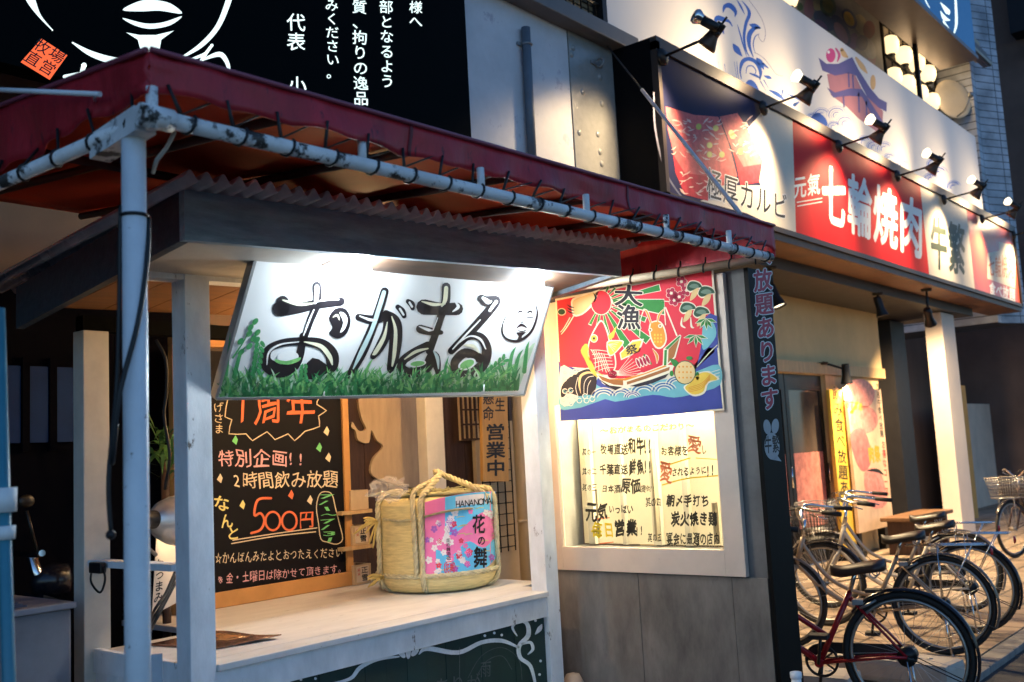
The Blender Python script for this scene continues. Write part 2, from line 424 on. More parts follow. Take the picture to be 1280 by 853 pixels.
D.poly([(338, 50), (400, 65), (450, 62), (502, 45), (470, 70), (415, 80), (370, 70)], SW, 1, 4)
D.poly([(348, 90), (385, 97), (430, 97), (480, 85), (445, 110), (440, 140), (445, 185), (385, 185), (388, 140), (380, 110)], SW, 1)
D.stroke([(178, 212), (255, 200)], [10, 16], SW); D.stroke([(232, 180), (215, 235)], [14, 8], SW); D.stroke([(215, 225), (185, 235), (180, 255), (230, 240), (258, 235), (265, 260)], [12, 12, 12, 12, 10, 8], SW)
D.stroke([(585, 125), (560, 160), (540, 200)], [8, 10, 8], SW); D.stroke([(560, 165), (605, 150), (625, 170), (632, 195)], [6, 14, 12, 9], SW); D.stroke([(520, 168), (565, 150)], [7, 9], SW)
D.poly([(115, 107), (186, 153), (137, 221), (57, 172)], SO, 1)
D.text('牧場', [(108, 100), (190, 150), (164, 182), (84, 134)], BLK, 2, .008); D.text('直営', [(84, 134), (164, 182), (138, 216), (58, 168)], BLK, 2, .008)
def col_text(st, x, y0, dy, wd, dx=0.):
    D.text(st, [(x-wd/2, y0), (x+wd/2, y0+3), (x+wd/2+dx, y0+dy*len(st)+3), (x-wd/2+dx, y0+dy*len(st))], SW, 1, .012, vert=True, jit=.03)
col_text('様へ', 1147, 0, 39, 40); col_text('部となるよう', 1065, -2, 41, 42, 4); col_text('質、拘りの逸品を', 991, -2, 42, 44, 6); col_text('みください。', 915, -5, 37.5, 40, 4); col_text('代表', 817, 35, 53, 54); col_text('小', 820, 208, 53, 54)
D.build('lettering', bs)

# ------------------------------------------------------------------ restaurant sign box
SX0, SX1, SY, SZ0, SZ1 = 6.74, 17.72, 4.0, 3.46, 4.76
sb = thing('shop_sign', 'long lit restaurant sign box with a meat picture, red panels and big white lettering', 'sign', (12, SY, SZ0))
m_ = MB().box(SX0, SX1, SY+.03, UY, SZ0, SZ1+.04); m_.build('box', M('black_box', (.003, .003, .004), .6, spec=.08), sb)
m_ = MB()
m_.box(SX0, SX1, SY-.03, SY+.03, SZ1-.07, SZ1+.04); m_.box(SX0, SX1, SY-.03, SY+.03, SZ0, SZ0+.05); m_.box(SX0, SX0+.05, SY-.03, SY+.03, SZ0, SZ1); m_.box(SX1-.06, SX1, SY-.03, SY+.03, SZ0, SZ1)
m_.build('frame', M('dark_frame', (.035, .025, .02), .45), sb)
NAVYP = M('photo_navy', (.022, .024, .07), .6, var=.3, scale=2, spec=.12); PALE = M('panel_pale', (.68, .62, .52), .6, var=.05, spec=.12); REDP = M('panel_red', (.66, .018, .022), .6, var=.06, scale=2, spec=.12)
x1 = P(977, 200, Y=SY).x; x2 = P(1151, 240, Y=SY).x; x3 = P(1210, 280, Y=SY).x
for a, b, mt, nm in ((SX0+.05, x1, NAVYP, 'meat_panel'), (x1, x2, REDP, 'red_panel'), (x2, x3, PALE, 'white_panel'), (x3, SX1-.06, M('panel_salmon', (.50, .10, .06), .3, var=.08), 'salmon_panel')):
    MB().box(a+.003, b-.003, SY, SY+.03, SZ0+.05, SZ1-.07).build(nm, mt, sb)
D = Draw(plane_map('Y', SY), 290/750, 740, 0)
MR = M('meat_red', (.64, .15, .15), .6, spec=.12, var=.35, scale=18); MF = M('meat_fat', (.80, .55, .48), .6, spec=.12, var=.3, scale=25); MD = M('meat_side', (.48, .05, .07), .6, spec=.12, var=.4, scale=16); GRN = M('meat_onion', (.45, .45, .06), .5)
D.poly([(610, 370), (560, 350), (500, 420), (520, 520), (545, 600), (380, 600), (378, 640), (350, 650), (500, 690), (660, 765), (648, 390)], PALE, 1)
D.stroke([(200, 300), (205, 420), (240, 560), (300, 650)], [4, 6, 6, 4], M('plate_rim', (.15, .15, .2), .25), 1)
D.poly([(238, 344), (330, 372), (408, 378), (440, 460), (470, 570), (430, 600), (300, 610), (270, 520), (245, 420)], MR, 2)
D.poly([(262, 500), (300, 560), (380, 570), (375, 650), (300, 630), (270, 560)], MD, 3)
D.poly([(412, 378), (470, 366), (510, 430), (552, 520), (545, 560), (480, 570), (452, 480)], MR, 2)
D.poly([(455, 480), (490, 540), (550, 530), (540, 590), (480, 600)], MD, 3)
rn = random.Random(3)
for (cx, cy, rx, ry, k) in ((340, 450, 85, 70, 46), (320, 590, 45, 40, 16), (480, 450, 45, 70, 22)):
    for i in range(k):
        x, y = cx+rn.uniform(-rx, rx), cy+rn.uniform(-ry, ry)
        a = rn.uniform(-.9, .9); L_ = rn.uniform(12, 30)
        D.stroke([(x, y), (x+L_*math.cos(a)*.5, y+L_*math.sin(a)*.5+rn.uniform(-5, 5)), (x+L_*math.cos(a), y+L_*math.sin(a))], [1, rn.uniform(3, 6), 1], MF, 4, 3)
for x, y in ((345, 410), (400, 415), (380, 470), (420, 500), (380, 500), (450, 430), (482, 460), (480, 490), (455, 440)): D.ell(x, y, 9, 10, GRN, 5)
D.text('極厚カルビ', [(370, 536), (634, 628), (634, 722), (368, 648)], WHT, 5, .045); D.text('極厚カルビ', [(370, 536), (634, 628), (634, 722), (368, 648)], BLK, 6, .012)
D.build('meat_picture', sb)
D = Draw(plane_map('Y', SY), .3165, 970, 130)
D.text('七輪焼肉', [(178, 222), (585, 385), (585, 632), (178, 482)], WHT, 2, .035)
D.text('元氣', [(68, 285), (176, 268), (176, 362), (68, 384)], WHT, 2, .02)
D.stroke([(84, 389), (181, 373)], 4, WHT, 2); D.stroke([(86, 404), (181, 387)], 4, WHT, 2)
GK = M('dark_green_ink', (.045, .06, .035), .5)
D.text('牛繁', [(607, 432), (748, 478), (750, 695), (610, 660)], GK, 2, .03)
D.poly([(835, 590), (880, 580), (880, 545), (945, 560), (945, 730), (835, 690)], PALE, 2)
D.text('七輪焼肉', [(838, 600), (942, 590), (942, 700), (838, 685)], M('salmon_ink', (.5, .2, .12), .5), 3, .02); D.text('食べ放題', [(842, 700), (946, 730), (946, 790), (842, 755)], WHT, 2, .03)
D.build('lettering', sb)
MB().box(SX0, SX1, SY+.0, UY+.1, SZ0-.07, SZ0-.002).build('underside', M('underside_wood', (.20, .10, .05), .5, var=.4, scale=3), sb)

# upper white mural sign
ms = thing('mural_sign', 'tall white sign above the red one with blue wave and pagoda drawings', 'sign', (12, UY, 4.8))
MB().box(6.57, 17.5, UY-.06, UY+.015, 4.82, 6.37).build('panel', M('mural_white', (.72, .69, .66), .4, var=.05, scale=1), ms)
BL = M('wave_blue', (.03, .11, .48), .5, var=.1); PUR = M('pagoda_roof', (.11, .09, .26), .5, var=.1); PKS = M('pagoda_wall', (.40, .17, .20), .5, var=.1); MAG = M('mural_pink', (.6, .06, .22), .5); YEL = M('mural_yellow', (.7, .42, .15), .5)
D = Draw(plane_map('Y', UY-.06), 120/731, 880, 0)
def wv(x, y): return (x, y)
for p, wd in (([(145, 95), (160, 50), (200, 45), (240, 90), (235, 130)], [6, 30, 38, 26, 4]), ([(85, 180), (100, 140), (150, 150), (190, 165), (215, 200)], [10, 40, 34, 18, 6]), ([(100, 200), (140, 230), (150, 260)], [30, 20, 5]),
              ([(290, 10), (330, 60), (345, 110), (320, 180), (305, 280), (320, 380), (345, 430)], [4, 16, 26, 24, 20, 12, 4]), ([(250, 0), (280, 50), (310, 110)], [4, 14, 3]), ([(430, 215), (380, 220), (345, 270), (345, 350), (375, 435)], [4, 30, 36, 24, 6]), ([(350, 190), (385, 200), (425, 215)], [10, 40, 14]),
              ([(255, 190), (275, 260), (300, 350), (325, 430)], [4, 10, 10, 3]), ([(225, 340), (250, 380), (290, 430)], [14, 46, 6]), ([(420, 260), (390, 280), (375, 340), (390, 410)], [3, 8, 8, 2]),
              ([(285, 600), (275, 540), (295, 470), (345, 450), (400, 480), (430, 545), (425, 605)], [6, 14, 30, 30, 28, 26, 10]), ([(320, 560), (330, 510), (370, 505), (395, 540), (385, 575)], [4, 8, 8, 8, 4]), ([(250, 470), (255, 540), (265, 610)], [3, 6, 3]), ([(350, 560), (400, 580), (430, 600)], [10, 18, 4]),
              ([(405, 450), (430, 480), (455, 530)], [18, 40, 6]), ([(450, 490), (490, 520)], [22, 8]), ([(320, 650), (350, 630), (385, 655), (420, 700)], [20, 44, 34, 6]), ([(460, 580), (490, 590), (515, 600)], [8, 26, 6]), ([(430, 620), (470, 690)], [8, 3]), ([(455, 610), (490, 670)], [8, 3]), ([(110, 470), (115, 520)], [4, 2]), ([(155, 490), (165, 550)], [4, 2]), ([(230, 470), (250, 600)], [3, 3]),
              ([(500, 690), (560, 720), (620, 770)], [10, 30, 6]), ([(600, 690), (590, 740)], [14, 4]), ([(690, 800), (720, 780)], [30, 10]), ([(640, 720), (700, 745), (740, 770)], [6, 16, 6])): D.stroke(p, wd, BL, 1, 5)
D.stroke([(340, 0), (400, 80), (450, 170), (468, 260), (450, 320), (420, 290), (415, 260)], 3, PUR, 1); D.stroke([(385, 400), (450, 440), (500, 500), (550, 565), (600, 580)], 3, PUR, 1)
D.sx = D.sy = 120/569; D.ox, D.oy = 1010, 60
D.poly([(62, 58), (110, 95), (180, 95), (262, 55), (300, 130), (370, 240), (420, 300), (468, 325), (465, 380), (420, 355), (350, 290), (285, 165), (240, 150), (160, 165), (85, 135)], PUR, 2)
D.poly([(112, 155), (240, 150), (275, 150), (330, 270), (445, 375), (440, 520), (300, 420), (230, 350), (135, 280)], PKS, 1)
D.poly([(112, 235), (160, 265), (250, 240), (320, 245), (450, 445), (450, 478), (400, 440), (320, 290), (250, 285), (150, 295)], PUR, 2)
for x, y, h in ((240, 150, 80), (265, 165, 70), (300, 270, 110), (345, 320, 120), (210, 290, 60)): D.stroke([(x, y), (x+4, y+h)], 9, PUR, 2)
D.ell(135, 45, 28, 42, MAG, 1); D.ell(122, 25, 8, 10, WHT, 2); D.stroke([(165, 5), (185, 40), (175, 80)], [10, 16, 8], MAG, 1); D.stroke([(200, 10), (215, 40), (235, 55)], [20, 30, 10], YEL, 1); D.stroke([(285, 60), (320, 110), (350, 150)], [14, 30, 8], YEL, 1); D.ell(385, 205, 16, 45, YEL, 1)
def swirl(cx, cy, r, k=4):
    for i in range(k): D.stroke([(cx+r*(1-i*.22)*math.cos(t), cy+r*(1-i*.22)*math.sin(t)*.9) for t in [2.9+j*.45-i*.2 for j in range(8)]], [1]+[2+3*(i % 2)]*6+[1], BL, 1, 3)
for a in ((30, 420, 40), (80, 400, 50), (170, 400, 60, 5), (220, 450, 55), (150, 470, 40), (330, 560, 45), (390, 590, 45, 5), (450, 600, 50), (480, 660, 40), (560, 700, 40)): swirl(*a)
D.poly([(20, 410), (60, 385), (105, 420), (112, 465), (60, 450), (30, 440)], BL, 1, 4)
D.sx = D.sy = .3165; D.ox, D.oy = 970, 130
for a in ((625, 240, 30), (640, 280, 40), (610, 300, 30), (700, 330, 30)): swirl(*a)
D.build('mural', ms)

# ------------------------------------------------------------------ recessed first-floor terrace: food mural, lanterns, dish, blue sign
tr = thing('upper_canopy', 'deep brown canopy over the lantern recess below the blue sign', 'canopy', (14, 5, 7.9))
q0, q1 = P(1217, 102, Y=4.3), P(1091, 0, Y=4.3)
MB().box(7.5, 18.2, 4.4, 6.0, 8.0, 8.15).box(7.5, 18.2, 4.3, 4.4, 7.86, 8.2).build('soffit', M('canopy_beige', (.42, .33, .22), .4, var=.2), tr)
MB().box(7.5, 18.25, 4.22, 4.295, 7.75, 8.0).tube([(7.5, 4.2, 7.8), (18.25, 4.2, 7.8)], .06, 8).build('gutter', M('canopy_brown', (.10, .055, .035), .3, metal=.3, var=.2), tr)
MB().box(15.3, 15.36, 4.5, 4.56, 6.3, 7.99).build('post', BLACKM, tr)
bsn = thing('blue_sign', 'dark blue box sign with white brush marks hung under the eave at the top right', 'sign', (15, 3.9, 7.6))
MB().box(11.5, 16.75, 4.03, 4.2, 7.47, 11).build('panel', M('blue_sign_face', (.012, .07, .18), .4, var=.1, emit=.22, ecol=(.02, .16, .45)), bsn)
MB().box(11.5, 16.75, 4.0, 4.6, 7.40, 7.465).build('bottom_trim', M('blue_sign_trim', (.15, .10, .07), .3, metal=.4), bsn)
D = Draw(plane_map('Y', 4.03), 310/1280, 970, 0)
for p, wd in (([(850, 15), (885, 60), (893, 75)], [4, 26, 4]), ([(850, 60), (870, 95), (897, 105)], [3, 22, 4]), ([(865, 110), (885, 150)], [8, 20]), ([(925, -20), (930, 60), (930, 130), (915, 185)], [10, 13, 13, 5]), ([(760, -30), (775, 10), (792, 40)], [3, 6, 3])): D.stroke(p, wd, SW, 1)
D.build('lettering', bsn)
fm = thing('food_mural', 'painted board of dark vegetables and fruit in the recess above the white sign', 'mural', (13, 5.0, 6.4))
MB().box(11.9, 15.25, 5.0, 5.05, 6.38, 7.99).build('board', M('mural_ground', (.14, .13, .12), .5, var=.3, scale=2), fm)
D = Draw(plane_map('Y', 5.0), .125, 970, 0)
VC = {k: M('mural_'+k, c, .5, var=.3, scale=5) for k, c in dict(olive=(.16, .14, .02), yellow_fruit=(.55, .28, .02), plum=(.10, .05, .12), rose=(.22, .10, .13), navy=(.02, .04, .09), green=(.04, .08, .04), grey=(.22, .2, .18), wine=(.12, .02, .04), sand=(.3, .24, .12)).items()}
D.ell(210, 80, 55, 90, VC['grey'], 1, .4); D.ell(240, 70, 30, 40, VC['green'], 2); D.ell(330, 90, 50, 110, VC['rose'], 1); D.ell(420, 40, 50, 70, VC['sand'], 1)
D.ell(520, 60, 80, 110, VC['green'], 2, -.3); D.ell(520, 55, 52, 80, VC['olive'], 3, -.3); D.ell(480, 210, 70, 130, VC['navy'], 2, -.8); D.ell(450, 260, 45, 80, VC['plum'], 3, -.8); D.ell(650, 300, 70, 170, VC['navy'], 3, -.5); D.ell(650, 330, 50, 120, VC['rose'], 4, -.5)
D.ell(735, 190, 65, 110, VC['navy'], 3, -.5); D.ell(730, 190, 44, 80, VC['yellow_fruit'], 4, -.5); D.ell(850, 250, 60, 110, VC['sand'], 1, -.3); D.ell(930, 300, 60, 90, VC['wine'], 2); D.ell(860, 430, 60, 80, VC['navy'], 3); D.ell(930, 480, 60, 120, VC['grey'], 2, -.4); D.ell(770, 420, 50, 90, VC['plum'], 2, .2); D.ell(960, 600, 40, 70, VC['rose'], 1)
D.build('painting', fm)
LANT = M('lantern_glow', (.9, .8, .6), .5, var=0, emit=1.0, ecol=(1, .74, .40))
def lantern(p, label):
    p = Vector(p); t = thing('lantern', label, 'lantern', p, 'round white lanterns in the upper recess')
    MB().lathe([(.06, -.15), (.10, -.125), (.13, -.05), (.135, .04), (.11, .12), (.06, .15)], p, n=18).build('shade', LANT, t)
    MB().lathe([(0, .17), (.065, .17), (.065, .145)], p, n=12).tube([p+Vector((0, 0, .165)), p+Vector((0, 0, .28))], .012, 6).build('top_cap', BLACKM, t)
    MB().lathe([(.065, -.145), (.065, -.17), (0, -.17)], p, n=12).build('bottom_cap', BLACKM, t)
    lamp('POINT', 'lantern_light', p+Vector((0, -.24, 0)), 1.6, (1, .7, .38), t, .12)
    return t
LP = [(1113, 57), (1130, 70), (1146, 79), (1160, 93), (1117, 97), (1134, 106), (1150, 118), (1165, 128)]
nm_ = ['first', 'second', 'third', 'last']
for i, (px, py) in enumerate(LP):
    lantern(P(px, py, Y=5.0), 'lit round white lantern, %s from the left in the %s row beside the satellite dish' % (nm_[i % 4], 'upper' if i < 4 else 'lower'))
lantern(P(985, -4, Y=5.0), 'lit white lantern alone at the top edge left of the food mural')
rk = MB()
for z in (7.95, 7.42): rk.tube([(15.4, 5.02, z), (18.1, 5.02, z)], .025, 6)
for x in (15.45, 18.0): rk.tube([(x, 5.04, 6.4), (x, 5.04, 7.99)], .03, 6)
solo(rk, 'lantern_rack', BLACKM, 'dark rail rack carrying two rows of round lanterns', 'rack')
dc = P(1190, 125, Y=4.75)
ds = thing('satellite_dish', 'cream satellite dish on an arm behind the right end of the white sign', 'satellite dish', dc+Vector((0, 0, -.6)))
axd = Vector((-.55, -.8, .12)).normalized()
MB().lathe([(0, -.09), (.12, -.08), (.26, -.035), (.36, .02), (.365, .03), (.355, .035), (.26, -.02), (.12, -.065), (0, -.075)], dc, axd, 28).build('dish', M('dish_cream', (.62, .52, .36), .45, var=.08), ds)
MB().tube([dc-axd*.09, dc-axd*.2+Vector((0, 0, -.1)), dc-axd*.2+Vector((0, 0, -.75))], .03, 8).build('mast', STEEL, ds)
MB().tube([dc+Vector((0, 0, -.34)), dc+axd*.25+Vector((.05, 0, -.3)), dc+axd*.42+Vector((.08, 0, -.1))], .014, 6).sphere(dc+axd*.42+Vector((.08, 0, -.1)), .05).build('feed_arm', STEEL, ds)

# twin sign lamps
WARM = (1, .72, .40)
BULBE = M('warm_bulb_glass', (.9, .85, .7), .3, var=0, emit=1.5, ecol=(1, .86, .58))
CONE = M('brown_lamp_cone', (.07, .04, .028), .4, metal=.4)
def twin_lamp(X, label, pw):
    o = Vector((X, SY-.035, SZ1-.13)); t = thing('sign_lamp', label, 'lamp', o, 'twin headed lamps along the restaurant sign')
    MB().lathe([(0, .05), (.05, .05), (.085, .02), (.085, 0)], o, (0, -1, 0), 16).build('base', BLACKM, t)
    e = o+Vector((.02, -.60, .05))
    MB().tube([o+Vector((0, -.04, 0)), o+Vector((.01, -.35, .03)), e], .014, 8).tube([o+Vector((.02, -.4, .04)), e+Vector((-.08, .0, .03))], .012, 6).build('arm', BLACKM, t)
    # lower head
    d = Vector((-.10, .70, -.72)).normalized(); h0 = e+Vector((.03, -.02, .09))
    hd_ = MB().lathe([(0, 0), (.044, 0), (.046, .02), (.046, .13), (.03, .13)], h0, d*1, 14).tube([h0, h0-d*.07], .01, 6).build('down_head', BLACKM, t)
    MB().lathe([(.044, .12), (.055, .15), (.092, .225), (.095, .25), (.086, .245), (.045, .17)], h0, d, 16).build('cone', CONE, hd_)
    MB().lathe([(0, .228), (.06, .231), (.084, .235)], h0, d, 16).build('bulb', BULBE, hd_)
    lamp('SPOT', 'down_light', h0+d*.27, pw*.95, WARM, t, .10, Vector((X-.30, SY, SZ0+.22)), 96, 1.)
    # upper head
    u = Vector((-.55, .62, .55)).normalized(); h1 = e+Vector((-.08, .02, .05))
    h2 = MB().lathe([(0, -.05), (.04, -.05), (.045, -.02), (.045, .11), (.03, .11)], h1, u, 14).build('up_head', BLACKM, t)
    MB().lathe([(.04, .10), (.05, .12), (.072, .165), (.06, .195), (.03, .208), (0, .21)], h1, u, 16).build('bulb', BULBE if X > 7 else CHROME, h2)
    lamp('SPOT', 'up_light', h1+u*.27, pw*.32 if X > 7 else 0, WARM, t, .06, h1+u*3+Vector((.3, 0, -.5)), 120, .9)
    t.scale = (.86, .86, .86)
    return t
TL = ['first twin headed sign lamp, over the meat picture', 'second twin headed sign lamp, at the right of the meat picture', 'third twin headed sign lamp, over the left of the red panel', 'fourth twin headed sign lamp, over the right of the red panel', 'fifth twin headed sign lamp, over the white panel', 'sixth twin headed sign lamp, over the salmon panel', 'last twin headed sign lamp, at the far right end of the sign']
for i in range(7): twin_lamp(6.8+1.79*i, TL[i], 230)

# ------------------------------------------------------------------ right-hand shop front
shop = thing('entrance_porch', 'recessed restaurant entrance under the sign with black doors and beige walls', 'entrance', (11, 5.3, 0))
WY = 5.2
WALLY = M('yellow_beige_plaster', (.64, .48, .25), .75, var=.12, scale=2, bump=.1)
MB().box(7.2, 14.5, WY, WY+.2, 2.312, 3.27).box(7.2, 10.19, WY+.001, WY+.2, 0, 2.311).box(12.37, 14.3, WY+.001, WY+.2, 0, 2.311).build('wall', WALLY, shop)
MB().box(7.2, 16.4, 4.40, 5.9, 3.27, 3.40).build('lintel', M('grey_lintel', (.05, .045, .042), .5, var=.15), shop)
MB().box(7.2, 14.45, WY-.06, WY, 2.32, 2.46).box(12.37, 12.62, WY-.03, WY, 0, 2.32).box(10.07, 10.19, WY-.03, WY, 0, 2.32).build('pine_trim', PINE, shop)
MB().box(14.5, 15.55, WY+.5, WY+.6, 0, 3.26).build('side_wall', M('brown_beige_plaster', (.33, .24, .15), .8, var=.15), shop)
MB().box(15.3, 15.9, WY+.1, WY+.48, 0, 3.25).build('dark_panel', M('dark_panel_paint', (.02, .018, .018), .5), shop)
pl = MB().box(15.15, 15.75, 4.5, 4.75, 0, 3.26, bev=.01); 
for i in range(10):
    zz = 1.2+(i % 5)*.14
pl.build('pillar', M('white_tile_pillar', (.60, .52, .45), .5, var=.08, scale=3, specks=.75, speck_col=(.25, .2, .17)), shop)
DRB = M('black_door_frame', (.012, .011, .011), .35, var=.1)
def door(xa, xb, label=None):
    f = MB()
    f.box(xa, xa+.09, WY+.03, WY+.09, .02, 2.31); f.box(xb-.09, xb, WY+.03, WY+.09, .02, 2.31); f.box(xa+.09, xb-.09, WY+.03, WY+.09, 2.12, 2.31); f.box(xa+.09, xb-.09, WY+.03, WY+.09, .02, .2)
    d = f.build('door', DRB, shop)
    MB().box(xa+.09, xb-.09, WY+.05, WY+.065, .2, 2.12).build('door_glass', M('door_glass', (.10, .075, .06), .12, var=.3, scale=2, spec=.6), d)
    p = MB().box(xa+.11, xb-.11, WY+.035, WY+.048, .45, 1.35); p.build('door_notice', M('red_white_notice', (.60, .22, .17), .5, var=.5, scale=9), d)
    MB().tube([(xb-.045, WY+.0, .95), (xb-.045, WY+.0, 1.2)], .012, 8).build('handle', CHROME, d)
door(10.2, 11.27); door(11.29, 12.36)
# entrance signs
PINK = M('raw_meat_print', (.68, .26, .22), .45, var=.5, scale=14); YS = M('yellow_sign', (.72, .47, .06), .5, var=.12); RDI = M('red_ink', (.6, .03, .03), .5)
ys = thing('standing_board', 'tall narrow yellow board with black vertical writing beside the black doors', 'sign', (12.0, 5.0, 0))
a_, b_ = P(1036, 478, Y=5.05), P(1053, 478, Y=5.05)
MB().box(a_.x, b_.x, 5.05, 5.1, .05, 2.12, bev=.01).build('board', YS, ys)
MB().box(a_.x-.04, b_.x+.04, 4.95, 5.2, 0, .05).build('foot', BLACKM, ys)
D = Draw(plane_map('Y', 5.05)); D.text('飲み食べ放題あり', [(1039, 482), (1051, 483), (1064, 640), (1052, 640)], BLK, 1, .02, vert=True, jit=.05); D.build('lettering', ys)
mp_ = thing('meat_poster', 'standing poster of raw meat slices with yellow price marks beside the yellow board', 'poster', (12.7, 5.0, 0))
a_, b_ = P(1057, 478, Y=4.98), P(1100, 478, Y=4.98)
MB().box(a_.x, b_.x, 4.98, 5.02, .3, 2.14).build('board', M('poster_cream', (.66, .46, .30), .45, var=.2, scale=6), mp_)
MB().box(a_.x+.1, a_.x+.2, 5.03, 5.13, 0, 1.6).build('leg', BLACKM, mp_); MB().box(b_.x-.2, b_.x-.1, 5.03, 5.13, 0, 1.6).build('leg', BLACKM, mp_)
D = Draw(plane_map('Y', 4.98), .3165, 960, 370)
MARB = M('marbled_meat', (.62, .16, .15), .4, var=.5, scale=10)
D.ell(360, 390, 62, 62, PINK, 1); D.ell(380, 490, 55, 55, PINK, 1); D.poly([(325, 545), (380, 530), (410, 640), (380, 695), (345, 650)], MARB, 2, 3); D.poly([(380, 700), (440, 690), (470, 820), (400, 830)], PINK, 2, 3)
D.text('おすすめ', [(305, 405), (375, 420), (375, 460), (305, 445)], M('orange_ink', (.85, .35, .02), .5), 3, .04)
D.text('肉祭', [(392, 590), (440, 590), (448, 660), (400, 665)], M('orange_ink', (.85, .35, .02), .5), 3, .05)
D.stroke([(355, 420), (330, 460)], [6, 14], M('orange_ink', (.85, .35, .02), .5), 3)
D.stroke([(395, 690), (430, 690), (455, 705)], [4, 14, 4], BLK, 3)
D.text('国産牛食べ放題', [(425, 345), (440, 345), (458, 560), (444, 560)], BLK, 2, .02, vert=True)
D.text('お得なコース', [(448, 570), (462, 570), (478, 790), (462, 790)], RDI, 2, .03, vert=True)
D.build('print', mp_)
# wall lamp and ceiling spots
def spot_lamp(p, label, aim, base, pw, grp):
    p, base, aim = Vector(p), Vector(base), Vector(aim); t = thing('spotlight', label, 'spotlight', base, grp)
    d = (aim-p).normalized()
    bn = Vector((0, 0, -1)) if base.z-p.z > .08 else Vector((0, -1, 0))
    MB().lathe([(0, .03), (.06, .03), (.07, 0)], base, bn, 14).tube([base, p], .016, 8).build('mount', BLACKM, t)
    MB().lathe([(0, -.07), (.045, -.07), (.05, -.04), (.05, .08), (.075, .17), (.078, .18), (.06, .17)], p, d, 16).build('head', BLACKM, t)
    MB().lathe([(0, .15), (.066, .16)], p, d, 14).build('bulb', BULBE, t)
    lamp('SPOT', 'spot_light', p+d*.2, pw, WARM, t, .05, aim, 110, .7)
q = P(1098, 378, Y=4.4); spot_lamp(q, 'black spotlight hanging below the sign, the left of two, pointing straight down', q+Vector((0.3, -.5, -3)), Vector((q.x, q.y, 3.27)), 800, 'spotlights under the sign')
q = P(1160, 392, Y=4.15); spot_lamp(q, 'black spotlight hanging below the sign, the right of two, tilted towards the white pillar', q+Vector((2.2, .3, -2.4)), Vector((q.x+.03, q.y, 3.385)), 520, 'spotlights under the sign')
for xx, lb in ((7.3, 'black spotlight under the sign nearest the wall with the lit window'), (9.4, 'black spotlight under the sign just right of the wall with the lit window')):
    q = Vector((xx, 4.4, 3.02)); spot_lamp(q, lb, q+Vector((0, -1.1, -3)), Vector((xx, 4.4, 3.27)), 380, 'spotlights under the sign')
q = P(1057, 462, Y=4.95); spot_lamp(q, 'small black wall spotlight over the meat poster', q+Vector((.3, .12, -2)), Vector((q.x-.25, WY-.06, q.z+.1)), 200, 'spotlights under the sign')
# bench
bn = thing('bench', 'small brown wooden bench against the beige wall behind the bicycles', 'bench', (13.6, 4.6, 0))
MB().box(12.8, 14.3, 4.35, 4.8, .42, .47, bev=.01).build('seat', M('bench_wood', (.13, .065, .03), .5, var=.3, stretch=(1, 6, 6)), bn)
MB().box(12.9, 12.98, 4.4, 4.75, 0, .42).build('leg', DARKW, bn); MB().box(14.1, 14.18, 4.4, 4.75, 0, .42).build('leg', DARKW, bn)
# alley walls beyond
solo(MB().box(20.2, 30, 5.9, 6.05, 0, 2.05), 'alley_wall', M('alley_beige', (.68, .52, .40), .8, var=.15, scale=2), 'low beige wall at the far right beyond the white pillar', 'wall')
solo(MB().box(20.6, 32, 6.9, 7.1, 0, 6.0), 'alley_back_wall', M('alley_brown', (.22, .13, .09), .8, var=.3, scale=1.2, stretch=(1, 1, .15)), 'tall brown wall rising behind the low beige wall', 'wall')
q = P(1207, 540, Y=5.2); q1 = P(1216, 672, Y=5.2)
solo(MB().box(q.x-.1, q.x+.25, 5.2, 5.25, .02, 2.3, bev=.005), 'timber_plank', M('yellow_plank', (.50, .27, .06), .6, var=.2), 'yellow timber plank leaning upright beside the white pillar', 'plank')
wl = thing('added_alley_lamp', 'unseen lamp added on the alley side of the dark entrance panel to light the beige wall', 'added lamp', (15.9, 5.5, 2.3))  # unseen lamp added to warm the alley wall
MB().box(15.9, 15.93, 5.45, 5.55, 2.25, 2.4).tube([(15.92, 5.5, 2.36), (15.98, 5.5, 2.40)], .012, 8).build('bracket', BLACKM, wl)
MB().sphere((15.99, 5.5, 2.33), .05).build('bulb', M('added_lamp_glow', (1, .8, .5), .5, var=0, emit=220., ecol=(1, .62, .34)), wl)
# tiled tower
TILE = tile_mat('blue_white_tiles', (.50, .54, .62), (.45, .49, .57), (.42, .13), (.06, .065, .08), .35, (rad(90), 0, 0), .07)
fp = [(18.1, 4.47), (18.35, 4.47), (18.88, 4.20), (19.4, 6.5), (18.1, 6.5)]
solo(MB().slab([(x, y, 3.3) for x, y in fp], (0, 0, 12)), 'tiled_building', TILE, 'narrow building clad in pale blue tiles at the right end of the sign', 'building')
ob = thing('neighbouring_building', 'dark brown building with rounded ledges beyond the tiled one at the far right edge', 'building', (26, 5, 0))
MB().box(22.5, 40, 4.4, 9, 0, 14).build('wall', M('far_brown_wall', (.13, .085, .07), .8, var=.3, scale=1), ob)
for z in (7.1, 8.0, 9.2): MB().box(22.2, 40, 4.1, 4.4, z, z+.25, bev=.08).build('ledge', M('far_dark_ledge', (.03, .022, .02), .7), ob)
MB().box(22.0, 40, 3.2, 4.6, 9.6, 16).build('eaves', M('far_dark_eave', (.008, .010, .016), .8), ob)
rs = thing('red_sign', 'small red side sign with pale lower panel at the far right edge', 'sign', (20.6, 4.2, 4))
MB().box(20.2, 21.6, 4.15, 4.25, 4.3, 5.6).build('red_panel', REDP, rs); MB().box(20.2, 21.6, 4.15, 4.25, 2.9, 4.29).build('pale_panel', M('pale_pink', (.5, .42, .42), .5), rs); MB().box(20.9, 20.98, 4.26, 4.4, 0, 5.6).build('post', BLACKM, rs)

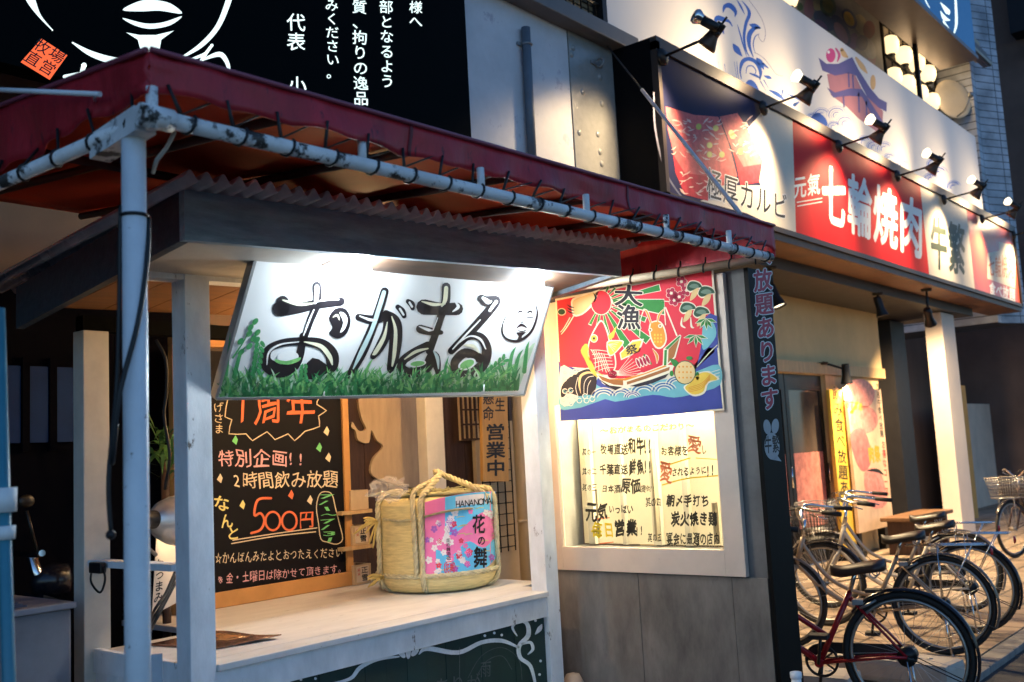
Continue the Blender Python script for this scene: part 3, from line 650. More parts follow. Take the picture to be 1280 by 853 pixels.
# ------------------------------------------------------------------ side wall with the lit window, pillar strip and flag
WX = 4.30
sw = thing('side_wall', 'grey concrete side wall standing out from the building with a white framed lit window', 'wall', (WX+.1, 2.8, 0))
wy0, wy1 = 2.15, 3.44
oy0, oy1, oz0, oz1 = 2.36, 3.32, 1.005, 1.76      # window opening
MB().box(WX+.02, WX+.22, wy0, wy1, 0, oz0-.01).box(WX+.02, WX+.22, wy0, oy0-.03, oz0-.01, 2.33).box(WX+.02, WX+.22, oy1+.03, wy1, oz0-.01, 2.33).box(WX+.02, WX+.22, oy0-.03, oy1+.03, oz1+.02, 2.33).build('wall', CONC, sw)
MB().box(WX, WX+.019, wy0+.005, 2.336, 0.0, .879).box(WX+.001, WX+.0195, 2.339, 2.86, 0.0, .88).box(WX, WX+.019, 2.863, wy1, 0.0, .88).build('lower_panel', M('wall_lower_concrete', (.20, .175, .15), .8, var=.55, scale=3.2, bump=.5, stretch=(1, 1.6, .6), specks=.63, speck_col=(.14, .125, .11), speck_scale=7), sw)
WF = M('window_frame_white', (.66, .53, .43), .55, var=.1, scale=4, specks=.66, speck_col=(.36, .3, .25))
f = MB(); xa, xb = WX-.012, WX+.019
f.box(xa, xb, oy0, oy1, .885, oz0); f.box(xa, xb, 2.255, oy0-.001, .885, 2.32); f.box(xa, xb, oy1+.001, 3.40, .885, 2.32); f.box(xa, xb, oy0, oy1, oz1, 2.32)
wf = f.build('window_frame', WF, sw)
m_ = MB(); m_.box(WX+.19, WX+.215, oy0, oy1, oz0, oz1).build('window_back', M('lightbox_white', (.72, .66, .52), .6, var=.06), sw)
m_ = MB()
for y, wd, c in ((2.43, .02, 0), (2.63, .03, 0), (2.80, .05, 0), (3.02, .02, 0), (3.22, .04, 0)): m_.box(WX+.15, WX+.18, y, y+wd, oz0, oz1-.08)
m_.build('window_slats', M('slat_grey', (.50, .47, .40), .5, var=.2), sw)
m_ = MB()
for y, z0, z1, wd in ((2.46, 1.02, 1.22, .016), (2.80, 1.03, 1.5, .014), (3.16, 1.04, 1.3, .012)): m_.box(WX+.11, WX+.14, y, y+wd, z0, z1)
m_.build('window_brackets', M('bracket_dark', (.30, .26, .19), .5, var=.2), sw)
MB().tube([(WX+.10, oy0+.04, oz1-.035), (WX+.10, oy1-.04, oz1-.035)], .016, 10).build('tube_lamp', M('tube_glow', (1, .95, .8), .5, var=0, emit=620., ecol=(1, .84, .52)), sw)
gl = M('window_glass', (.9, .9, .86), .05, var=0, trans=1.); gl.node_tree.nodes['Principled BSDF'].inputs['IOR'].default_value = 1.02
MB().box(WX+.008, WX+.012, oy0+.001, oy1-.001, oz0+.001, oz1-.001).build('window_pane', gl, sw)
D = Draw(plane_map('X', WX+.005), .2461, 700, 510)
OR = M('coral_ink', (.75, .18, .07), .5); YI = M('yellow_ink', (.75, .52, .02), .5); GI = M('gold_ink', (.25, .22, .04), .5); BI = M('pen_black', (.02, .018, .012), .5, var=0)
def wt(st, x0, y0, x1, y1, m=BI, b=.012, sl=0., j=.11): D.text(st, [(x0, y0), (x1, y0+sl), (x1, y1+sl), (x0, y1)], m, 2, b+.02, jit=j)
wt('〜おがまるのこだわり〜', 205, 98, 680, 138, GI, .005, -28); wt('其の一', 112, 205, 182, 245, BI, 0); wt('其の二', 112, 305, 186, 343, BI, 0); wt('其の三', 112, 385, 188, 425, BI, 0)
wt('牧場直送', 203, 182, 345, 240); wt('和牛!!', 345, 150, 472, 240, BI, .03); wt('千葉直送', 200, 288, 345, 345, BI, .012, -4); wt('鮮魚!!', 348, 258, 472, 345, BI, .03); wt('日本酒', 210, 390, 308, 434, BI, .015); wt('原価', 310, 358, 410, 436, BI, .02); wt('提供!!', 412, 392, 485, 430, BI, .005)
wt('お客様を', 510, 195, 652, 248, BI, .01, -4); wt('愛', 640, 135, 725, 240, OR, .005); wt('し', 715, 185, 745, 238, BI, .012); wt('愛', 500, 265, 575, 392, OR, .005); wt('されるように', 566, 305, 745, 352, BI, .015, -12); wt('!!', 745, 278, 792, 358, BI, .03)
wt('其の四', 435, 455, 515, 505, BI, 0); wt('朝〆手打ち', 540, 440, 758, 505, BI, .025); wt('炭火焼き鶏', 562, 525, 800, 605, BI, .025); wt('其の五', 445, 635, 517, 685, BI, 0); wt('宴会に最適の店内', 540, 632, 812, 700, BI, .012)
wt('元気', 130, 478, 245, 580, BI, .02); wt('いっぱい', 245, 490, 372, 540, BI, .015); wt('毎日', 158, 575, 278, 668, YI, .015); wt('営業', 272, 562, 395, 660, BI, .03); wt('!!', 385, 590, 430, 660, BI, .02)
D.stroke([(550, 290), (660, 255)], 7, YI, 1); D.stroke([(520, 392), (640, 360), (800, 345)], 7, YI, 1); D.stroke([(690, 255), (800, 262)], 4, YI, 1); D.stroke([(190, 565), (250, 558)], 6, OR, 1); D.stroke([(200, 690), (270, 682)], 6, OR, 1)
D.build('lettering', sw)
# black pillar strip
ps = thing('pillar_sign', 'tall narrow black sign strip with red white outlined vertical writing on the wall end', 'sign', (4.4, wy0-.02, 0))
MB().box(4.295, 4.525, wy0-.025, wy0-.002, 0, 2.325).build('board', M('pillar_black', (.006, .0055, .005), .5, spec=.12, var=.4, scale=5, stretch=(3, 3, .4)), ps)
D = Draw(plane_map('Y', wy0-.025)); RI = M('pillar_red', (.50, .035, .07), .5)
qd = [(940.5, 338), (965, 334), (975, 512), (951, 516)]
D.text('放題あります', qd, WHT, 1, .085, vert=True); D.text('放題あります', qd, RI, 2, .035, vert=True)
D.text('べ', [(938, 310), (964, 306), (966, 334), (941, 338)], WHT, 1, .085); D.text('べ', [(938, 310), (964, 306), (966, 334), (941, 338)], RI, 2, .035)
LG = M('logo_grey', (.42, .42, .43), .5)
D.ell(959, 534, 4.6, 9.5, LG, 1, -.15); D.ell(969, 533, 4.6, 9.5, LG, 1, .1); D.ell(965, 558, 9.5, 17, LG, 1, -.06)
D.poly([(972, 570), (977, 577), (966, 575)], LG, 1); D.text('牛繁', [(955, 545), (974, 543), (975, 567), (956, 569)], BLK, 2, .02)
D.build('lettering', ps)
# ---- catch-of-the-day flag
fl = thing('festival_flag', 'colourful fishing festival flag with sea bream, boat and rising sun above the lit window', 'flag', (4.27, 2.8, 1.66))
FX = 4.274
TLf, TRf, BRf, BLf = P(694, 374, X=FX), P(891, 336, X=FX), P(905, 513, X=FX), P(700, 527, X=FX)
FR_ = M('flag_red', (.66, .025, .045), .7, var=.08, scale=3); FO = M('flag_outline', (.80, .70, .52), .7, var=.03); FGn = M('flag_green', (.03, .20, .035), .7, var=.25, scale=8)
FB = M('flag_blue', (.045, .06, .27), .7, var=.15, scale=4); FT = M('flag_teal', (.16, .42, .45), .7, var=.15, scale=8); FBk = M('flag_black', (.022, .016, .022), .7); FY = M('flag_yellow', (.78, .50, .06), .7, var=.15, scale=9); FOr = M('flag_orange', (.72, .26, .025), .7, var=.2, scale=9); FBr = M('flag_brown', (.34, .12, .03), .7, var=.15); FG2 = M('flag_dark_green', (.02, .07, .035), .7); FPk = M('flag_crimson', (.40, .015, .05), .7); FSk = M('flag_cream', (.72, .50, .22), .7, var=.15)
MB().slab([TLf, TRf, BRf, BLf], (.004, 0, 0)).build('cloth', FO, fl)
mp = plane_map('X', FX)
D = Draw(mp)
D.poly([(696, 376), (889, 338), (893.5, 400), (893, 440), (860, 470), (700, 458)], FR_, 1)
D.poly([(698, 452), (740, 470), (800, 492), (850, 480), (880, 440), (893, 395), (903, 511), (701, 525)], FB, 1)
s_ = 230/1280; D.sx = D.sy = s_; D.ox, D.oy = 690, 320
sun = (342, 325); 
D.poly([(405, 300), (780, 300), (790, 415), (600, 375), (420, 335)], FO, 2); D.poly([(420, 305), (778, 305), (786, 408), (600, 368), (430, 333)], FGn, 3)
for a0, a1, r0, r1 in ((.62, .74, 90, 420), (.32, .42, 85, 330), (.05, .14, 85, 200), (.95, 1.1, 85, 420), (1.3, 1.42, 85, 300), (1.65, 1.78, 85, 200), (1.98, 2.1, 85, 170), (-.55, -.42, 80, 150), (-.3, -.2, 80, 420), (-.85, -.75, 75, 140), (-1.2, -1.08, 75, 120)):
    for mt, e, l in ((FO, .025, 2), (FGn, 0, 3)):
        D.poly([(sun[0]+r*math.cos(a), sun[1]+r*math.sin(a)) for r, a in ((r0-6*(l == 2), a0-e), (r1+6*(l == 2), a0-e*.4), (r1+6*(l == 2), a1+e*.4), (r0-6*(l == 2), a1+e))], mt, l)
D.ell(342, 325, 74, 88, FO, 3); D.ell(342, 325, 69, 83, FR_, 4)
# crane
D.poly([(140, 300), (230, 265), (310, 240), (400, 205), (330, 235), (310, 300), (270, 360), (210, 410), (150, 420), (135, 360)], FO, 4, 3); D.poly([(150, 310), (230, 275), (300, 255), (295, 300), (255, 355), (205, 400), (158, 408), (145, 360)], FSk, 5, 3)
for y in (355, 375, 395): D.stroke([(105, y-15), (130, y), (155, y+5)], [2, 10, 3], FBk, 6)
D.stroke([(150, 420), (100, 500), (65, 545)], [8, 8, 5], FO, 5); D.stroke([(125, 430), (85, 500), (60, 530)], [6, 6, 4], FO, 5); D.stroke([(290, 260), (305, 290), (295, 310)], [4, 14, 4], FBk, 6)
D.ell(68, 390, 30, 26, FO, 3); D.ell(66, 390, 25, 20, FG2, 4)
# plum blossoms
for x, y in ((830, 260), (885, 285), (900, 180), (850, 310), (935, 240)):
    for k in range(5): D.ell(x+24*math.cos(k*1.256), y+24*math.sin(k*1.256), 18, 18, FO, 3); D.ell(x+24*math.cos(k*1.256), y+24*math.sin(k*1.256), 15, 15, FPk, 4)
    D.ell(x, y, 9, 9, FO, 5)
D.stroke([(765, 315), (850, 320), (920, 325)], 6, FO, 3)
# pines
for x, y, r in ((990, 215, 52), (1075, 255, 58), (945, 365, 55), (1040, 395, 55)):
    D.poly([(x-r-6, y+10), (x-r*.7, y-r*.7), (x, y-r*.85), (x+r*.8, y-r*.55), (x+r+6, y+5), (x+r*.4, y+15), (x, y+30), (x-r*.6, y+40)], FO, 5, 3); D.poly([(x-r, y+8), (x-r*.65, y-r*.6), (x, y-r*.72), (x+r*.7, y-r*.45), (x+r, y+3), (x+r*.4, y+8), (x, y+20), (x-r*.6, y+30)], FG2, 6, 3)
    D.poly([(x-r*.7, y), (x-r*.3, y-r*.35), (x+r*.3, y-r*.35), (x+r*.6, y), (x, y+12)], M('flag_grey_green', (.14, .22, .16), .7), 7, 3)
    D.poly([(x-r*.2, y+25), (x+r*.5, y+10), (x+r*.4, y+50), (x, y+80), (x-r*.6, y+95)], FSk, 6, 3)
D.stroke([(905, 430), (900, 480), (925, 500)], [6, 14, 8], FO, 6); D.stroke([(965, 430), (970, 490), (985, 500)], [6, 14, 8], FO, 6)
D.poly([(1050, 440), (1100, 400), (1150, 420), (1155, 640), (1080, 640), (1010, 760), (1040, 610)], FB, 4)
D.poly([(1050, 480), (1085, 440), (1130, 480), (1140, 560), (1080, 640), (1045, 640)], FT, 5, 3); D.stroke([(1150, 620), (1090, 680), (1010, 770)], 6, FO, 6)
def bamboo(x, y, r, angs):
    for a in angs:
        c, d = math.cos(a), math.sin(a)
        D.poly([(x, y), (x+r*.5*c-14*d, y+r*.5*d+14*c), (x+r*c, y+r*d), (x+r*.5*c+14*d, y+r*.5*d-14*c)], FO, 7); D.poly([(x+4*c, y+4*d), (x+r*.5*c-10*d, y+r*.5*d+10*c), (x+r*.92*c, y+r*.92*d), (x+r*.5*c+10*d, y+r*.5*d-10*c)], FGn, 8)
bamboo(1070, 435, 85, (.35, 1.0, 1.5, 2.1, 2.7)); bamboo(1000, 550, 90, (.3, .95, 1.55, 2.3, 2.9))
D.oy = 420
# wave and sea
D.poly([(60, 350), (170, 270), (260, 225), (320, 280), (310, 340), (420, 380), (560, 360), (700, 320), (850, 290), (1000, 250), (1160, 200), (1170, 340), (1000, 400), (850, 430), (700, 410), (500, 450), (350, 470), (200, 500), (60, 510)], FT, 2, 3)
D.poly([(60, 215), (150, 240), (200, 240), (260, 222), (318, 270), (305, 330), (300, 400), (200, 400), (150, 470), (60, 470)], FO, 3, 3); D.poly([(66, 355), (120, 290), (200, 245), (260, 232), (310, 275), (295, 400), (235, 410), (190, 420), (120, 400), (66, 430)], FBk, 4, 3)
D.stroke([(200, 400), (190, 340), (200, 280), (250, 255), (300, 265)], [3, 14, 18, 14, 3], FSk, 5); D.stroke([(222, 400), (225, 330), (250, 290), (290, 280)], 4, FO, 5); D.stroke([(245, 410), (250, 350), (270, 310)], 4, FO, 5); D.stroke([(180, 420), (165, 360), (180, 290)], 4, FO, 5)
for x, y in ((90, 385), (130, 380), (110, 420), (160, 430), (80, 450), (130, 470), (190, 450), (230, 420), (90, 255), (130, 265), (85, 300), (160, 250), (240, 450), (280, 440)):
    D.torus = None
    D.stroke([(x+17*math.cos(t), y+17*math.sin(t)) for t in [k*.8 for k in range(8)]], 5, FO, 6, 3); D.stroke([(x+9*math.cos(t), y+9*math.sin(t)) for t in [k*.8 for k in range(7)]], 4, FT, 6, 3)
for cx, cy, r in ((480, 420, 80), (640, 400, 95), (780, 390, 90), (360, 430, 90), (870, 340, 80), (560, 430, 60)):
    for i, m in enumerate((FO, FB, FO, FB, FO, FT)):
        rr = r*(1-i*.13); D.stroke([(cx+rr*math.cos(t), cy+rr*.75*math.sin(t)) for t in [math.pi*1.02+k*.3 for k in range(10)]], [4]+[6]*8+[3], m, 4, 3)
for y0 in (0, 22, 44): D.stroke([(1165, 235+y0), (1090, 260+y0), (1010, 300+y0)], [4, 4, 2], FO, 4)
D.poly([(60, 520), (200, 500), (370, 440), (480, 470), (620, 455), (800, 440), (950, 430), (1020, 440), (1160, 360), (1186, 500), (900, 540), (600, 565), (330, 580), (62, 590)], FB, 5)
# fish
D.poly([(255, 40), (300, -60), (345, -110), (390, -30), (410, 60), (440, 130), (445, 220), (400, 280), (330, 275), (280, 210), (250, 130)], FO, 5, 4); D.poly([(263, 40), (305, -50), (345, -98), (380, -25), (400, 60), (430, 130), (436, 215), (395, 268), (335, 262), (288, 205), (258, 130)], FR_, 6, 4)
D.poly([(245, 55), (200, 100), (225, 160), (260, 230), (300, 280), (380, 300), (330, 250), (280, 190)], FY, 5, 3)
for i in range(6): D.stroke([(270+i*18, 95+i*6), (300+i*20, 150+i*18), (300+i*26, 230+i*8)], 4, FO, 7); D.stroke([(275+i*6, 100+i*30), (330+i*8, 100+i*25), (400+i*6, 110+i*22)], 4, FO, 7)
D.ell(292, 18, 27, 29, FO, 8); D.ell(292, 18, 21, 23, FY, 9); D.ell(292, 18, 9, 10, FBk, 10)
D.poly([(380, 45), (440, 30), (500, 38), (470, 90), (400, 145)], FO, 8, 3); D.poly([(388, 50), (440, 38), (490, 43), (465, 85), (405, 135)], FY, 9, 3)
for i in range(5): D.stroke([(392, 60), (430+i*8, 110-i*16)], 3, FO, 10)
D.poly([(390, 265), (450, 275), (545, 130), (560, 170), (640, 240), (560, 290), (430, 300)], FR_, 6)
for i in range(8): D.stroke([(440, 275), (545+i*14, 140+i*20)], 3, FO, 7)
D.ell(420, 268, 34, 28, FR_, 7); D.ell(420, 268, 34, 28, FPk, 7)
D.poly([(390, 0), (420, -30), (450, -70), (430, 10), (400, 30)], FY, 6)
# boat
D.poly([(305, 262), (400, 292), (500, 300), (640, 255), (780, 200), (850, 205), (830, 265), (640, 330), (520, 360), (440, 385), (350, 330)], FO, 6); D.poly([(318, 272), (400, 302), (495, 308), (495, 345), (430, 340), (350, 310)], FBr, 7); D.poly([(520, 320), (640, 280), (820, 215), (815, 240), (650, 300), (522, 340)], FBr, 7)
D.poly([(325, 300), (400, 345), (490, 356), (440, 380), (380, 350)], FBk, 7); D.poly([(540, 350), (680, 308), (815, 260), (790, 290), (700, 330), (600, 355)], FBk, 7); D.poly([(400, 300), (500, 298), (640, 262), (785, 205), (800, 212), (640, 270), (510, 312)], FOr, 8)
D.poly([(775, 90), (890, -10), (900, 0), (860, 150), (790, 215), (770, 210)], FO, 6); D.poly([(810, 95), (888, 15), (850, 145), (806, 190)], FBr, 7); D.poly([(782, 100), (800, 95), (795, 205), (778, 205)], FGn, 8); D.poly([(785, 88), (885, 0), (895, 5), (805, 95)], FGn, 8)
# treasure, shrimp
D.poly([(470, 120), (560, 30), (640, 20), (610, 110), (480, 170)], FO, 6); D.poly([(478, 122), (562, 42), (625, 32), (600, 105), (485, 160)], FY, 7); D.text('祭', [(505, 70), (590, 50), (600, 120), (515, 140)], FBk, 8, .03)
for i in range(4): D.ell(600+i*22, 190-i*8, 14, 38, FO, 8, -.4); D.ell(600+i*22, 190-i*8, 9, 32, FPk, 9, -.4)
D.poly([(560, 130), (640, 70), (720, 90), (760, 190), (640, 240), (580, 200)], FR_, 6, 3); D.stroke([(640, 130), (665, 165), (690, 195)], [10, 20, 10], FGn, 8); D.stroke([(700, 90), (730, 140), (730, 190)], [6, 24, 8], FO, 8); D.stroke([(702, 95), (730, 140), (730, 185)], [4, 16, 5], FOr, 9)
D.oy = 320
D.poly([(680, 470), (740, 450), (780, 490), (800, 580), (770, 640), (720, 640), (680, 560)], FO, 7, 3); D.poly([(688, 475), (740, 460), (772, 495), (790, 578), (765, 630), (725, 630), (690, 560)], FOr, 8, 3)
D.ell(684, 515, 14, 14, FO, 9); D.ell(684, 515, 7, 7, FBr, 10); D.ell(752, 488, 14, 14, FO, 9); D.ell(752, 488, 7, 7, FBr, 10)
for i in range(9): D.ell(715+(i % 3)*22, 550+(i//3)*24, 6, 8, FY, 9)
D.stroke([(690, 470), (660, 390), (640, 370)], [14, 20, 5], FO, 6); D.stroke([(690, 470), (662, 395), (645, 375)], [8, 12, 3], FOr, 7); D.stroke([(735, 460), (745, 410), (790, 360)], [14, 18, 4], FO, 6); D.stroke([(735, 460), (745, 412), (780, 370)], [8, 11, 3], FOr, 7)
D.stroke([(790, 360), (830, 460), (868, 555)], 10, FO, 6); D.stroke([(640, 370), (615, 450), (610, 560)], 6, FO, 6); D.stroke([(780, 360), (790, 480)], 6, FO, 6)
D.oy = 420
# turtle
D.poly([(1010, 260), (1090, 245), (1110, 260), (1165, 300), (1090, 330), (1060, 400), (980, 420), (915, 360), (960, 320)], FO, 7, 4); D.poly([(1015, 268), (1085, 255), (1150, 300), (1080, 322), (1050, 390), (980, 408), (925, 362), (965, 325)], FY, 8, 4)
for i in range(4): D.stroke([(1100, 270+i*10), (1040, 330+i*12), (950, 360+i*10)], 4, FOr, 9)
D.ell(925, 255, 76, 84, FG2, 8, 0); D.ell(925, 255, 70, 78, FSk, 9); 
for i in range(12): D.ell(885+(i % 4)*27, 215+(i//4)*38, 6, 7, FOr, 10)
D.poly([(815, 155), (860, 165), (880, 185), (870, 225), (840, 205)], FGn, 8); D.ell(955, 155, 22, 14, FGn, 8); D.ell(832, 262, 14, 20, FGn, 8); D.ell(1012, 280, 14, 28, FGn, 8)
D.oy = 320
def brush(st, q):
    D.text(st, q, FO, 11, .065, jit=.02); D.text(st, q, FBk, 12, .026, jit=.02)
D.oy = 320
brush('大', [(425, 195), (640, 205), (640, 360), (425, 355)]); brush('漁', [(445, 335), (615, 335), (620, 525), (445, 520)])
D.build('painting', fl)

# ------------------------------------------------------------------ awning
aw = thing('awning', 'dark red vinyl awning laced to a rusty white pipe frame over the food stall', 'awning', (2.7, 3, 0))
A0 = P(186, 64, X=1.17); A1 = P(966, 283, Y=1.96); AX1 = A1.x
B0 = Vector((1.17, 4.33, 2.70)); B1 = Vector((AX1, 4.33, 2.71))
def sheet(fn, nu, nv, th, mats):
    m = MB(); g = [[fn(i/nu, j/nv) for j in range(nv+1)] for i in range(nu+1)]
    T = [[m.bm.verts.new(p) for p in r] for r in g]; Bt = [[m.bm.verts.new(p+th) for p in r] for r in g]
    for i in range(nu):
        for j in range(nv):
            m._f([T[i][j], T[i+1][j], T[i+1][j+1], T[i][j+1]], 0, True); m._f([Bt[i][j], Bt[i][j+1], Bt[i+1][j+1], Bt[i+1][j]], 1, True)
    for i in range(nu): m._f([T[i][0], Bt[i][0], Bt[i+1][0], T[i+1][0]], 0); m._f([T[i][nv], T[i+1][nv], Bt[i+1][nv], Bt[i][nv]], 0)
    for j in range(nv): m._f([T[0][j], T[0][j+1], Bt[0][j+1], Bt[0][j]], 0); m._f([T[nu][j], Bt[nu][j], Bt[nu][j+1], T[nu][j+1]], 0)
    return m
NR = 6
def roof(u, v):
    a = A0.lerp(A1, u); b = B0.lerp(B1, u); p = a.lerp(b, v)
    p.z -= .018*abs(math.sin(math.pi*u*NR))*math.sin(math.pi*min(v*1.0, 1)) + .004*math.sin(u*37+v*11)*v*(1-v)*4
    return p
sheet(roof, 60, 14, Vector((0, 0, -.004)), None).build('canopy', [REDV, REDU], aw)
PZ = 2.315
p0, p1 = P(190, 146, Z=PZ), P(963, 322, Z=PZ); p2 = Vector((1.16, 4.3, 2.30)); p3 = Vector((4.02, 4.3, PZ))
q2 = P(0, 236, Z=2.29); dq = (q2-P(131, 172, Z=PZ)); p2 = p0+(q2-p0)*((4.3-p0.y)/(q2.y-p0.y)); p2.z = 2.28
q3 = P(775, 351, Z=PZ+.01); p3 = p1+(q3-p1)*1.0; 
def val_front(u, v):
    p = A0.lerp(A1, u); bz = p0.lerp(p1, u).z+.055+.012*abs(math.sin(u*math.pi*16))
    off = (.010*math.sin(u*61+math.sin(u*17)*2) + .007*math.sin(u*23+1))*v + .006*noise.noise(Vector((u*30, v*2, 0))) + .010*math.exp(-u*30)*math.sin(v*14+u*90)
    return Vector((p.x, p.y-.004+off, p.z*(1-v)+bz*v))
sheet(val_front, 120, 5, Vector((0, .003, 0)), None).build('front_valance', [REDV, REDU], aw)
def val_left(u, v):
    p = A0.lerp(B0, u); bz = p0.lerp(p2, u).z+.05+.010*abs(math.sin(u*math.pi*12))
    return Vector((p.x-.003+(.012*math.sin(u*31)+.008*math.sin(u*70+v*3))*v+.006*noise.noise(Vector((u*16, v*2, 3)))+.008*math.exp(-u*14)*math.sin(v*12+u*60), p.y, p.z*(1-v)+bz*v))
sheet(val_left, 70, 5, Vector((.003, 0, 0)), None).build('side_valance', [REDV, REDU], aw)
def val_right(u, v):
    p = A1.lerp(B1, u); bz = PZ+.03+.006*abs(math.sin(u*math.pi*12))
    return Vector((p.x+.003+.008*math.sin(u*31)*v, p.y, p.z*(1-v)+bz*v))
sheet(val_right, 60, 5, Vector((-.003, 0, 0)), None).build('side_valance', [REDV, REDV], aw)
for u_ in (.262, .615):
    sheet(lambda u, v: val_front(u_+u*.004, v)+Vector((0, -.003, 0)), 2, 5, Vector((0, .001, 0)), None).build('seam', [M('seam_vinyl', (.13, .010, .020), .5)]*2, aw)
MB().tube([A0.lerp(A1, i/40)+Vector((0, -.008, .002)) for i in range(41)], .007, 6).tube([A0.lerp(B0, i/20)+Vector((-.006, 0, .002)) for i in range(21)], .007, 6).build('edge_piping', M('vinyl_edge', (.28, .06, .09), .3, var=.2), aw)
MB().tube([p0, p1], .0200, 14).build('front_pipe', WPIPE, aw)
MB().tube([p0, p2], .0180, 14).build('side_pipe', WPIPE, aw)
MB().tube([p1, p3, p3+(p3-p1)*.35], .0185, 12).build('side_pipe', M('beige_pipe_paint', (.55, .42, .28), .4, var=.2, specks=.66, speck_col=(.1, .06, .04)), aw)
for t in (.21, .37, .55, .72, .88):
    c_ = p0.lerp(p1, t); MB().tube([c_, c_+Vector((0, 0, .075))], .012, 8).build('pipe_stub', WPIPE, aw)
# corner joint and pole
pt = P(167, 182, Z=2.27); pb = Vector((pt.x+.015, pt.y-.03, 0))
pb = P(172.5, 850, Y=pt.y-.02); pb = pt+(pb-pt)*(pt.z/(pt.z-pb.z)); pb.z = 0
MB().tube([pb, pt+Vector((0, 0, .05))], .0275, 18).lathe([(.0, .0), (.06, .0), (.06, .012), (.03, .016)], pb, n=14).build('pole', WPOLE, aw)
MB().bar(pt+Vector((0, .16, .03)), p0+Vector((0, .03, 0)), .052, .06).tube([p0+Vector((-.03, 0, 0)), p0+Vector((.05, 0, 0))], .027, 12).tube([p0+Vector((0, 0, -.03)), p0+Vector((0, 0, .07))], .014, 8).build('corner_joint', WPIPE, aw)
RAFT = M('rafter_dark_red', (.07, .022, .014), .5, var=.3)
for k in range(1, NR+1):
    u = k/(NR+.35); a = A0.lerp(A1, u); b = B0.lerp(B1, u)
    MB().tube([a+Vector((0, .05, -.022)), b+Vector((0, -.05, -.03))], .016, 8).build('rafter', RAFT, aw)
MB().tube([A0.lerp(B0, .45)+Vector((.03, 0, -.05)), A1.lerp(B1, .45)+Vector((-.03, 0, -.05))], .016, 8).build('purlin', RAFT, aw)
def loop(c, d, eye, R=.0225, extra=None):
    m_ = MB()
    d = d.normalized(); a = Vector((0, 0, 1)); b = d.cross(a)
    pts = [eye]+[c+d*(.03*k/8-.01)+(a*math.cos(t)+b*math.sin(t))*R for k, t in enumerate([-.2-k*.72 for k in range(9)])]
    m_.tube(pts, .0042, 6)
    if extra: m_.tube([pts[0]]+extra, .003, 5)
    m_.build('lacing_loop', CABLE, aw)
n = 21
for i in range(n):
    u = (i+.6)/n; c_ = p0.lerp(p1, u); d = p1-p0
    e = val_front(max(u-.012, 0), 1)+Vector((0, -.006, .022)); e2 = val_front(min(u+.03, 1), 1)+Vector((0, .005, .02))
    loop(c_, d, e, extra=[c_+Vector((0, .01, .027)), e2] if i < n-1 else None)
for i in range(14):
    u = (i+.5)/14; c_ = p0.lerp(p2, u); e = val_left(u, 1)+Vector((-.006, 0, .022)); loop(c_, p2-p0, e, .0205)
for i in range(6):
    u = (i+.5)/6; c_ = p1.lerp(p3, u); loop(c_, p3-p1, c_+Vector((.02, 0, .05)), .0215)
m_ = MB(); e = P(206, 165, Z=2.3)
m_.tube([P(214, 150, Z=2.33), P(218, 166, Z=2.3), P(208, 185, Z=2.27), P(196, 200, Z=2.24), P(191, 216, Z=2.22)], .005, 6); m_.build('loose_rope', M('dirty_rope', (.35, .33, .3), .8), aw)
# white stay rods
w1 = P(757, 55, Y=UY-.03); w2 = P(925, 267, Y=2.45)
wm = w1.lerp(w2, .36)
st = thing('stay_cable', 'slanting white sleeved stay cable from the wall down to the awning before the meat sign', 'stay cable', w2)
MB().tube([w1, wm], .006, 8).build('cable', CABLE, st); MB().tube([wm, w2], .0125, 10).build('sleeve', M('white_sleeve', (.62, .62, .66), .4), st)
q_ = roof(.02, .25)
solo(MB().tube([P(-60, 110, X=1.05), P(125, 118, X=1.14)], .0065, 8).tube([P(118, 118, X=1.139), P(119, 126, X=1.165)], .004, 6), 'white_rod', WPOLE, 'thin white rod lying against the left edge of the red awning', 'rod')
# cables on the pole
cb = MB()
def ax(z): return pb.lerp(pt, z/pt.z)
cb.torus(ax(2.10), (0, 0, 1), .029, .0045, 20, 6)
cb.tube(crom([tuple(ax(2.10)+Vector((.03, -.01, 0))), tuple(ax(1.98)+Vector((.012, -.032, 0))), tuple(ax(1.84)+Vector((-.012, -.032, 0))), tuple(ax(1.68)+Vector((-.05, -.02, 0))), tuple(ax(1.55)+Vector((-.055, .0, 0))), tuple(ax(1.54)+Vector((-.04, .03, 0))), tuple(ax(1.62)+Vector((-.02, .05, 0)))], 6), .006, 6)
cb.tube(crom([tuple(ax(2.12)+Vector((-.028, .01, 0))), tuple(ax(1.9)+Vector((-.03, .015, 0))), tuple(ax(1.7)+Vector((-.035, .02, 0))), tuple(ax(1.5)+Vector((-.055, .02, 0))), tuple(ax(1.38)+Vector((-.05, .02, 0)))], 6), .005, 6)
cb.sphere(ax(1.375)+Vector((-.05, .02, 0)), .011)
solo(cb, 'hanging_cable', CABLE, 'black electric cable looped around the white awning pole', 'cable')

